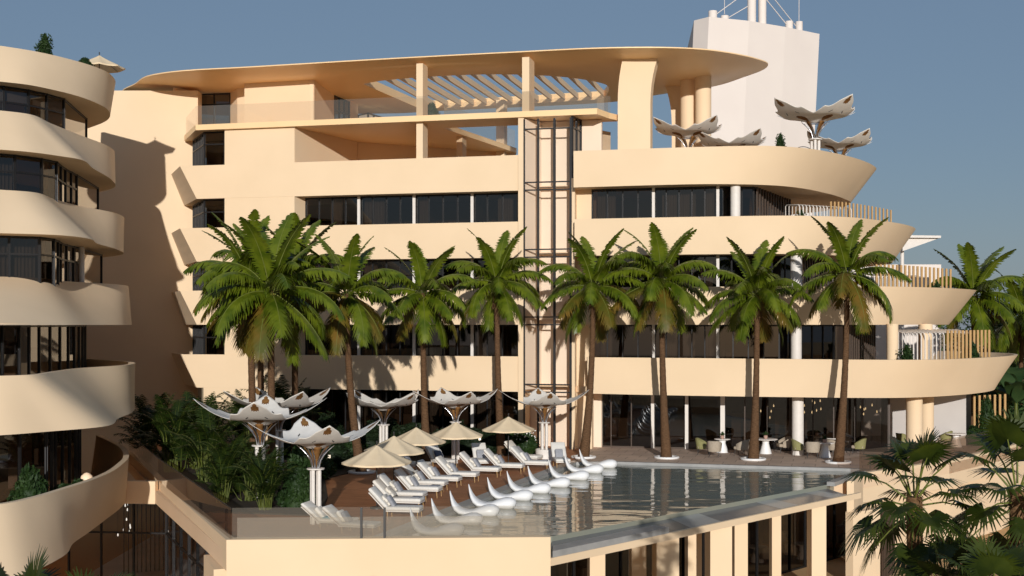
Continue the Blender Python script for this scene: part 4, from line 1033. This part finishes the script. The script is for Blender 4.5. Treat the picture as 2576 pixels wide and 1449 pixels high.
# ---- round parasols
def parasol(name, label, loc, rz, R=1.3, rim=1.72, apex=2.34, group='round cream parasols'):
    t = thing(name, label, 'parasol', loc, rz, group)
    mb = MB(); mb.tube([(0, 0, 0), (0, 0, apex + .08)], .024, 10); mb.lathe([(.001, apex + .06), (.035, apex + .08), (.03, apex + .14), (.001, apex + .16)], 10); mb.build('pole', DARKM, t)
    mb = MB(); mb.lathe([(.26, 0), (.26, .05), (.05, .08)], 20); mb.build('base', DARKM, t)
    n = 8; mb = MB(); rows = []
    for q in (0.02, .12, .3, .5, .75, 1):
        row = []
        for j in range(n * 6):
            a = 2*PI*j/(n*6); f = (j % 6)/6; sag = math.sin(PI*f)
            r_ = R*q*(math.cos(PI/n)/math.cos(((f - .5)*2*PI/n)))*(1 - .035*sag*q)
            z = apex - (apex - rim)*(q**.88) - .045*sag*q*(1 - .3*q)
            row.append((r_*math.cos(a), r_*math.sin(a), z))
        rows.append(row)
    mb.grid(rows, 0, True, True); mb.grid([rows[-1], [(x*.997, y*.997, z - .07) for x, y, z in rows[-1]]], 0, True, True); mb.face(rows[0])
    o = mb.build('canopy', UMB, t)
    for j in range(n):
        a = 2*PI*j/n; mb = MB(); mb.tube([(0, 0, apex - .04), (R*.98*math.cos(a), R*.98*math.sin(a), rim - .03)], .009, 4); mb.build('rib', DARKM, t)
    return t
p0 = parasol('parasol', 'cream parasol nearest the camera, shaded along its left rim', (*at(948, 47.2), ZD), .2)
for lb, px, d, rz in (('cream parasol overlapping just behind the front one', 991, 51.2, .5), ('third cream parasol in the row from the camera', 1047, 55.4, .1), ('fourth cream parasol, in front of a sail column', 1147, 58.4, .35), ('fifth cream parasol, farthest and nearest the glass shaft', 1279, 61.8, .2)):
    dup(p0, (*at(px, d), ZD), rz, lb, 1.0)
dup(p0, (*at(250, 66.6), 18.75), .3, 'cream parasol on the roof terrace of the curved wing at top left', 1.0)
# ---- sun loungers
def lounger(label, loc, rz):
    t = thing('sun_lounger', label, 'sun lounger', loc, rz, 'white cushioned sun loungers on the wooden deck')
    mb = MB(); mb.rbox((1.22, .70, .13), .045, T((.42, 0, .37)), puff=.012); mb.build('seat_cushion', CUSH, t)
    mb = MB(); mb.rbox((.92, .70, .12), .045, T((-.17, 0, .40)) @ RY(math.radians(46)) @ T((-.43, 0, .02)), puff=.012); mb.build('back_cushion', CUSH, t)
    mb = MB(); mb.box((.40, 0, .285), (1.24, .68, .035)); mb.box((0, 0, 0), (.86, .66, .03), M=T((-.17, 0, .31)) @ RY(math.radians(46)) @ T((-.43, 0, -.02)))
    mb.build('frame', WPAINT, t)
    for x in (-.12, .95):
        for y in (-.3, .3):
            mb = MB(); mb.tube([(x, y, .28), (x + .02, y, 0)], [.022, .014], 6); mb.build('leg', TIMBER, t)
    return t
def pillow(label, base, m, off, tilt, sz=(.42, .42, .15)):
    mb = MB(); mb.rbox((sz[2]*.8, sz[1], sz[0]), .045, None, puff=0, seg=3)
    for i, v in enumerate(mb.v):
        q = 1 + .5*max(0, 1 - (v[1]/sz[1]*2)**2)*max(0, 1 - (v[2]/sz[0]*2)**2); mb.v[i] = (v[0]*q, v[1], v[2])
    o = mb.build('scatter_pillow', m); x, y, z, rz = base
    ca, sa = math.cos(rz), math.sin(rz)
    o.location = (x + off[0]*ca - off[1]*sa, y + off[0]*sa + off[1]*ca, z + off[2]); o.rotation_euler = (0, -tilt, rz)
    tag(o, label, 'pillow', 'pillows lying on the sun loungers'); return o
LO_ = [ # label stem, px centre of seat, py, rz, towel, pillow mats
 ('lounger nearest the camera behind the glass balustrade', 905, 1322, -.25, 0, 'wg'),
 ('lounger with turquoise towel behind the glass balustrade', 850, 1312, -.25, 2, 'w'),
 ('first lounger in the row, beside the front parasol pole', 1016, 1288, -.15, 0, 'sg'),
 ('lounger just behind the first one in the row', 1022, 1266, -.2, 1, 's'),
 ('third lounger in the row, partly in parasol shade', 1030, 1250, -.22, 0, 'sg'),
 ('fourth lounger in the row, fully sunlit', 1070, 1236, -.23, 1, 'wg'),
 ('fifth lounger in the row, half hidden by the fourth', 1086, 1221, -.23, 0, 'sg'),
 ('sixth lounger in the row from the camera', 1122, 1210, -.24, 1, 'wg'),
 ('seventh lounger in the row from the camera', 1167, 1199, -.24, 0, 'sg'),
 ('eighth lounger in the row from the camera', 1224, 1186, -.24, 1, 'sg'),
 ('ninth lounger in the row from the camera', 1284, 1177, -.24, 0, 'sg'),
 ('tenth lounger, last of the row before the white planter', 1350, 1170, -.24, 1, 'wg'),
 ('lounger facing the camera at the far pool corner', 1412, 1163, -1.45, 0, 'wg'),
 ('lounger facing the camera under the fourth parasol side', 1215, 1165, -1.35, 0, 'sg'),
 ('lounger with a slate blue pillow behind the fourth parasol pole', 1118, 1166, -.9, 0, 'wb'),
 ('lounger below the third parasol at the garden edge', 1048, 1174, -.25, 0, 'wg'),
 ('lounger in the shade under the front parasol canopy', 990, 1177, -.25, 0, 'g'),
 ('lounger with a pink towel behind the white planter', 1330, 1155, -.5, 3, 'g'),
]
lg0 = None
PM = {'w': (CUSH, 'cream'), 'g': (GREYF, 'grey'), 's': (STRIPF, 'striped'), 'b': (BLUEF, 'slate blue')}
for lb, px, py, rz, tw, pm in LO_:
    x, y = gp(px, py, ZD + .22)
    x -= .4*math.cos(rz); y -= .4*math.sin(rz)
    full = 'white cushioned ' + lb
    if lg0 is None:
        lg0 = lounger(full, (x, y, ZD), rz); lg0.scale = (1, 1, .78)
    else: dup(lg0, (x, y, ZD), rz, full, (1, 1, .78) if py > 1300 else 1.0)
    for i, c in enumerate(pm):
        pillow(PM[c][1] + ' pillow on the ' + lb, (x, y, ZD, rz), PM[c][0], (-.20 + .17*i, .06 - .1*i, (.63 - .03*i)*(.8 if py > 1300 else 1)), math.radians(42 - 8*i), (.44, .46 - .08*i, .15))
    if tw:
        mb = MB(); mb.rbox((.34, .5, .03), .012); ca, sa = math.cos(rz), math.sin(rz); o_ = .78 if tw == 1 else .1
        o = mb.build('folded_towel', [None, GREYF, TEALF, CLOTH_PINK][tw], None, (x + o_*ca, y + o_*sa, ZD + (.458 if py < 1300 else .36))); o.rotation_euler = (0, 0, rz)
        tag(o, ['', 'grey', 'turquoise', 'pink'][tw] + ' towel on the ' + lb, 'towel', 'towels lying on the sun loungers')
# ---- in-pool chaises
def chaise(label, loc, rz):
    mb = MB()
    S = [(-.86,.84,.02,.012),(-.82,.68,.08,.035),(-.765,.51,.16,.06),(-.70,.36,.23,.085),(-.60,.22,.29,.115),(-.45,.12,.33,.12),(-.2,.075,.34,.11),(.05,.085,.35,.125),(.3,.13,.36,.18),(.55,.16,.36,.225),(.75,.16,.32,.225),(.88,.14,.24,.18),(.95,.12,.10,.08)]
    S2 = []
    for i in range(len(S) - 1):
        for q in (0, .5): S2.append(tuple(S[i][c]*(1-q) + S[i+1][c]*q for c in range(4)))
    S2.append(S[-1]); rows = []
    for i, (x, z, w, h_) in enumerate(S2):
        a, b = S2[max(0, i-1)], S2[min(len(S2)-1, i+1)]; tx, tz = b[0]-a[0], b[1]-a[1]; ln = math.hypot(tx, tz); nx, nz = -tz/ln, tx/ln
        rows.append([(x + nx*h_*math.sin(2*PI*j/18), w*math.copysign(abs(math.cos(2*PI*j/18))**.8, math.cos(2*PI*j/18)), z + nz*h_*math.sin(2*PI*j/18)) for j in range(18)])
    mb.grid(rows, 0, True, True); mb.face(rows[0]); mb.face(rows[-1][::-1])
    return mb
CH = [(1095,1345),(1146,1318),(1190,1296),(1235,1277),(1280,1257),(1327,1239),(1378,1224),(1428,1206),(1466,1189),(1502,1176)]
NTH = ['frontmost', 'second', 'third', 'fourth', 'fifth', 'sixth', 'seventh', 'eighth', 'ninth', 'farthest']
cm = chaise('', (0, 0, 0), 0).mesh('pool_chaise', WPLAST)
for (px, py), n_ in zip(CH, NTH):
    x, y = gp(px, py, .20); o = link('pool_chaise', cm, None, (x, y, .22)); o.rotation_euler = (0, 0, -.2)
    tag(o, n_ + ' white moulded fin-backed chaise in the row standing in the pool', 'pool chaise', 'white chaises in the pool')
# ---- tables and tub chairs
def tub_chair(name, label, loc, rz, shell, seat, group='upholstered tub chairs on the restaurant terrace'):
    t = thing(name, label, 'armchair', loc, rz, group); mb = MB(); n = 28; ro, ri, rt, ru = [], [], [], []
    for i in range(n + 1):
        a = PI + math.radians(-118 + 236*i/n); f = abs(-118 + 236*i/n)/118; zt = .84 - .24*max(0, (f - .35)/.65)**1.2
        for row, r_, z in ((ro, .33, .30), (ru, .40, zt), (rt, .36, zt + .01), (ri, .28, .32)): row.append((r_*math.cos(a)*1.0, r_*math.sin(a), z))
    mb.grid([ro, ru, rt, ri, ro], 0, True); mb.face([ro[0], ru[0], rt[0], ri[0]]); mb.face([ro[-1], ri[-1], rt[-1], ru[-1]]); mb.build('shell_back', shell, t)
    mb = MB(); mb.rbox((.60, .56, .16), .05, T((.05, 0, .40)), puff=.01); mb.build('seat', seat, t)
    for x, y in ((.26, .24), (.26, -.24), (-.22, .22), (-.22, -.22)):
        mb = MB(); mb.tube([(x, y, .33), (x*1.15, y*1.15, 0)], [.016, .011], 6); mb.build('leg', DARKM, t)
    return t
c1 = tub_chair('tub_chair', 'olive tub chair turned to the small round table by the white post', (*gp(1768, 1143), ZD), -.2, OLIVE, TAUPE)
c2 = tub_chair('tub_chair', 'beige tub chair seen from behind near the white post', (*gp(1797, 1150), ZD), 1.3, TAUPE, TAUPE)
for src, lb, px, py, rz in ((c2, 'beige tub chair right of the white post facing left', 1866, 1146, 2.6), (c2, 'beige tub chair tucked behind the palm trunk', 1884, 1141, 2.9), (c2, 'beige tub chair right of the large pedestal table', 1972, 1139, 3.3),
    (c1, 'olive tub chair left of the white round column', 2010, 1146, -.1), (c2, 'beige tub chair seen from behind right of the white column', 2044, 1152, 1.35), (c2, 'beige tub chair beside the rightmost coconut palm', 2098, 1146, .4), (c1, 'olive tub chair right of the rightmost coconut palm', 2160, 1143, 2.8),
    (c1, 'olive tub chair left of the big ground floor column', 2272, 1128, .5), (c1, 'olive tub chair in front of the sunlit grey wall', 2378, 1122, 2.6), (c2, 'beige tub chair at the inner table behind the column', 2032, 1134, 1.0), (c2, 'beige tub chair at the inner right table', 2120, 1135, 2.5)):
    dup(src, (*gp(px, py), ZD), rz, lb)
def table(name, label, loc, R, h, group='round pedestal tables on the restaurant terrace'):
    t = thing(name, label, 'table', loc, 0, group); mb = MB(); mb.lathe([(R, h - .04), (R + .01, h - .02), (R, h)], 36); mb.build('tabletop', WPAINT, t)
    mb = MB(); mb.lathe([(.32, 0), (.31, .03), (.17, h*.7), (.20, h - .04)], 28); mb.build('pedestal', WPLAST, t); return t
def plant(label, x, y, z, s=1.0):
    t = thing('potted_plant', label, 'plant', (x, y, z), 0, 'small table plants'); mb = MB(); mb.lathe([(.06, 0), (.085, .08), (.07, .15), (.06, .13), (.001, .12)], 14); mb.build('pot', POT, t)
    mb = MB(); r = random.Random(int(x*100))
    for i in range(70):
        a = r.uniform(0, 6.3); e = r.uniform(.2, 1.4); l = r.uniform(.08, .2); p = Vector((0, 0, .13)); q = p + Vector((math.cos(a)*math.cos(e), math.sin(a)*math.cos(e), math.sin(e)))*l
        s_ = Vector((-math.sin(a), math.cos(a), 0))*.022; m_ = (p + q)/2 + Vector((0, 0, .02)); mb.face([p, m_ + s_, q, m_ - s_])
    mb.build('leaves', TREEL, t); t.scale = (s,)*3
TB = [('small round table by the white post', 1817, 1138, .42, .72), ('large round pedestal table behind the palm trunk', 1926, 1141, .62, .78), ('round table beside the white round column', 2075, 1150, .46, .74), ('round table further inside behind the column', 2055, 1131, .62, .74), ('round table behind the rightmost coconut palm', 2098, 1136, .55, .74), ('table in front of the sunlit grey wall', 2405, 1124, .55, .74)]
for i, (lb, px, py, R, h_) in enumerate(TB):
    x, y = gp(px, py); table('pedestal_table', 'white ' + lb, (x, y, ZD), R, h_)
    if i < 4: plant('small green plant on the ' + lb, x, y, ZD + h_, 1.3)
def pendants(label, px, d, ztop, zs, n, seed, em=WARM):
    t = thing('pendant_light', label, 'pendant light', (*at(px, d), ztop), 0, 'drop pendant lights'); r = random.Random(seed)
    for i in range(n):
        x, y, l = r.uniform(-.5, .5), r.uniform(-.3, .3), r.uniform(*zs); mb = MB(); mb.tube([(x, y, 0), (x, y, -l)], .006, 4); mb.build('cord', DARKM, t)
        mb = MB(); mb.lathe([(.001, -l - .14), (.028, -l - .11), (.032, -l - .07), (.015, -l), (.001, -l + .02)], 10, (x, y, 0)); mb.build('bulb', em, t)
pendants('warm drop pendant lights over the pedestal table behind the palm', 1925, 69.5, 3.36, (.6, 1.3), 7, 1)
pendants('warm drop pendant lights right of the white round column', 2045, 69.0, 3.36, (.3, 1.2), 8, 2)
pendants('warm drop pendant lights near the dark ground floor corner', 2190, 68.5, 3.36, (.5, 1.1), 6, 3)
pendants('tiny pendant lights hanging in the lobby below the curved wing', 302, 60.5, -.6, (.1, 2.3), 15, 4, COOL)
# ---- lower restaurant and lobby furniture
t1 = tub_chair('tub_chair', 'beige tub chair behind the glass between the right square columns', (*onbeam(1990, 5.2), -4.15), .5, TAUPE, TAUPE, 'tub chairs in the lower restaurant')
for px, inw, rz, lb in ((1925, 5.6, 2.0, 'beige tub chair in the lower restaurant left of the tall mullion'), (2110, 5.0, 2.4, 'beige tub chair in the lower restaurant right of the last square column'), (1720, 6.5, .3, 'beige tub chair in the lower restaurant between the first two square columns'), (1960, 7.5, 1.4, 'beige tub chair deeper in the lower restaurant'), (2140, 7.2, 3.6, 'beige tub chair deeper in the lower restaurant at the right')):
    dup(t1, (*onbeam(px, inw), -4.15), rz, lb)
for px, inw, lb in ((1905, 6.2, 'white table in the lower restaurant left of the tall mullion'), (2020, 5.0, 'white table in the lower restaurant beside the last square column'), (2130, 6.0, 'white table in the lower restaurant at the right end'), (1740, 5.8, 'white table in the lower restaurant between the first two columns')):
    table('pedestal_table', lb, (*onbeam(px, inw), -4.15), .5, .74, 'tables in the lower restaurant')
t = thing('wire_chair', 'rounded wire frame chair on the pale lobby floor', 'chair', (-11.2, 50.5, -4.1), .6)
mb = MB(); mb.rbox((.6, .6, .12), .05, T((0, 0, .42))); mb.build('seat', CUSH, t)
mb = MB()
for i in range(4): mb.tube([(-.3 + .34*math.cos(a*PI/10), (.18 + .1*i)*1.0*math.cos(PI + a*PI/10) if False else -.32 + .64*a/10, .45 + (.16 + .11*i)*math.sin(a*PI/10)) for a in range(11)], .015, 6)
mb.build('wire_back', WPAINT, t)
for x in (-.25, .25):
    for y in (-.25, .25):
        mb = MB(); mb.tube([(x, y, .4), (x, y, 0)], .014, 6); mb.build('leg', WPAINT, t)
t = thing('lounge_sofa', 'grey brown block sofa on the pale lobby floor', 'sofa', (-12.6, 52.5, -4.1), .7)
mb = MB(); mb.rbox((1.9, .9, .42), .08, T((0, 0, .21))); mb.build('seat', TAUPE, t); mb = MB(); mb.rbox((1.9, .25, .45), .08, T((0, .33, .6))); mb.build('backrest', TAUPE, t)
tb = table('pedestal_table', 'round low table next to the sofa in the lobby', (-12.9, 54.6, -4.1), .75, .5, None)
mb = MB(); mb.lathe([(.001, 0), (.20, .0), (.24, .12), (.20, .26), (.08, .36), (.001, .38)], 20)
o = tag(mb.build('dome_lamp', emit_mat('lamp_shade_glow', (1, .74, .5), .12), None, (*at(218, 48.6), 1.08)), 'glowing dome lamp by the window on the lowest curved balcony', 'lamp')
mb = MB(); mb.tube([(*at(218, 48.6), .04), (*at(218, 48.6), 1.25)], .12, 12); mb.build('stand', WPAINT, o).location = (-o.location[0], -o.location[1], -o.location[2])
for lb, px, py, d in (('small square garden lantern in the dark bed behind the front sail', 828, 1152, 56), ('small square garden lantern beside the lounger facing the camera', 1207, 1107, 66)):
    x, y = at(px, d); z = zz(py, d); t = thing('garden_lantern', lb, 'lantern', (x, y, ZD), 0, 'garden lanterns')
    mb = MB(); mb.tube([(0, 0, 0), (0, 0, z - ZD)], .02, 6); mb.build('stake', DARKM, t); mb = MB(); mb.box((0, 0, z - ZD + .06), (.11, .11, .13)); mb.build('lamp_head', emit_mat('lantern_glow', (1, .85, .65), 1.2), t)
x, y = at(1322, 66.2); t = thing('flowering_shrub', 'white flowering shrub beside the white planter', 'bush', (x, y, ZD)); t.scale = (1.3, 1.3, 1.25); link('foliage', SHR[1], t)
mb = MB(); r = random.Random(3)
for i in range(60):
    a = r.uniform(0, 6.3); p = Vector((.5*math.cos(a)*r.random()**.5, .5*math.sin(a)*r.random()**.5, r.uniform(.6, 1.05)))
    for q in range(4): u = Vector((r.gauss(0, 1), r.gauss(0, 1), r.gauss(0, 1))).normalized()*.04; v = u.orthogonal().normalized()*.03; mb.face([p - u, p + v, p + u, p - v])
mb.build('blossom', FLOWR, t)
# ================================================================ LIGHT, SKY, CAMERA
EL, AZ = math.radians(11.5), -.05
d = Vector((AZ, 1, 0)).normalized(); d = Vector((d.x*math.cos(EL), d.y*math.cos(EL), -math.sin(EL)))
sun = bpy.data.lights.new('sun', 'SUN'); sun.energy = 3.6; sun.angle = math.radians(.5); sun.color = (1, .98, .955)
so = bpy.data.objects.new('sun', sun); COL.objects.link(so); so.rotation_euler = d.to_track_quat('-Z', 'Y').to_euler(); so.location = (0, -20, 60)
w = bpy.data.worlds.new('World'); SC.world = w; w.use_nodes = True; nt = w.node_tree
sky = nt.nodes.new('ShaderNodeTexSky'); sky.sky_type = 'NISHITA'; sky.sun_disc = False; sky.sun_elevation = EL; sky.sun_rotation = PI - AZ*0 + .05
sky.air_density = 1.0; sky.dust_density = .5; sky.ozone_density = 1.8
bg = nt.nodes['Background']; bg.inputs[1].default_value = .061
mxs = nt.nodes.new('ShaderNodeMix'); mxs.data_type = 'RGBA'; mxs.inputs[0].default_value = .62; mxs.inputs[7].default_value = (2.75, 4.0, 6.1, 1)
nt.links.new(sky.outputs[0], mxs.inputs[6]); nt.links.new(mxs.outputs[2], bg.inputs[0])
cam = bpy.data.cameras.new('camera'); co = bpy.data.objects.new('camera', cam); COL.objects.link(co); SC.camera = co
co.location = (0, 0, H); co.rotation_euler = (PI/2, 0, 0); cam.sensor_width = 36; cam.lens = 45; cam.shift_y = (CY - 724.5)/2576; cam.clip_end = 4000; cam.clip_start = .3
SC.view_settings.view_transform = 'Standard'; SC.view_settings.look = 'None'; SC.view_settings.exposure = 0; SC.view_settings.gamma = 1
cy = SC.cycles; cy.max_bounces = 10; cy.diffuse_bounces = 8; cy.glossy_bounces = 4; cy.transparent_max_bounces = 16; cy.transmission_bounces = 6
cy.use_denoising = True; cy.sample_clamp_indirect = 6
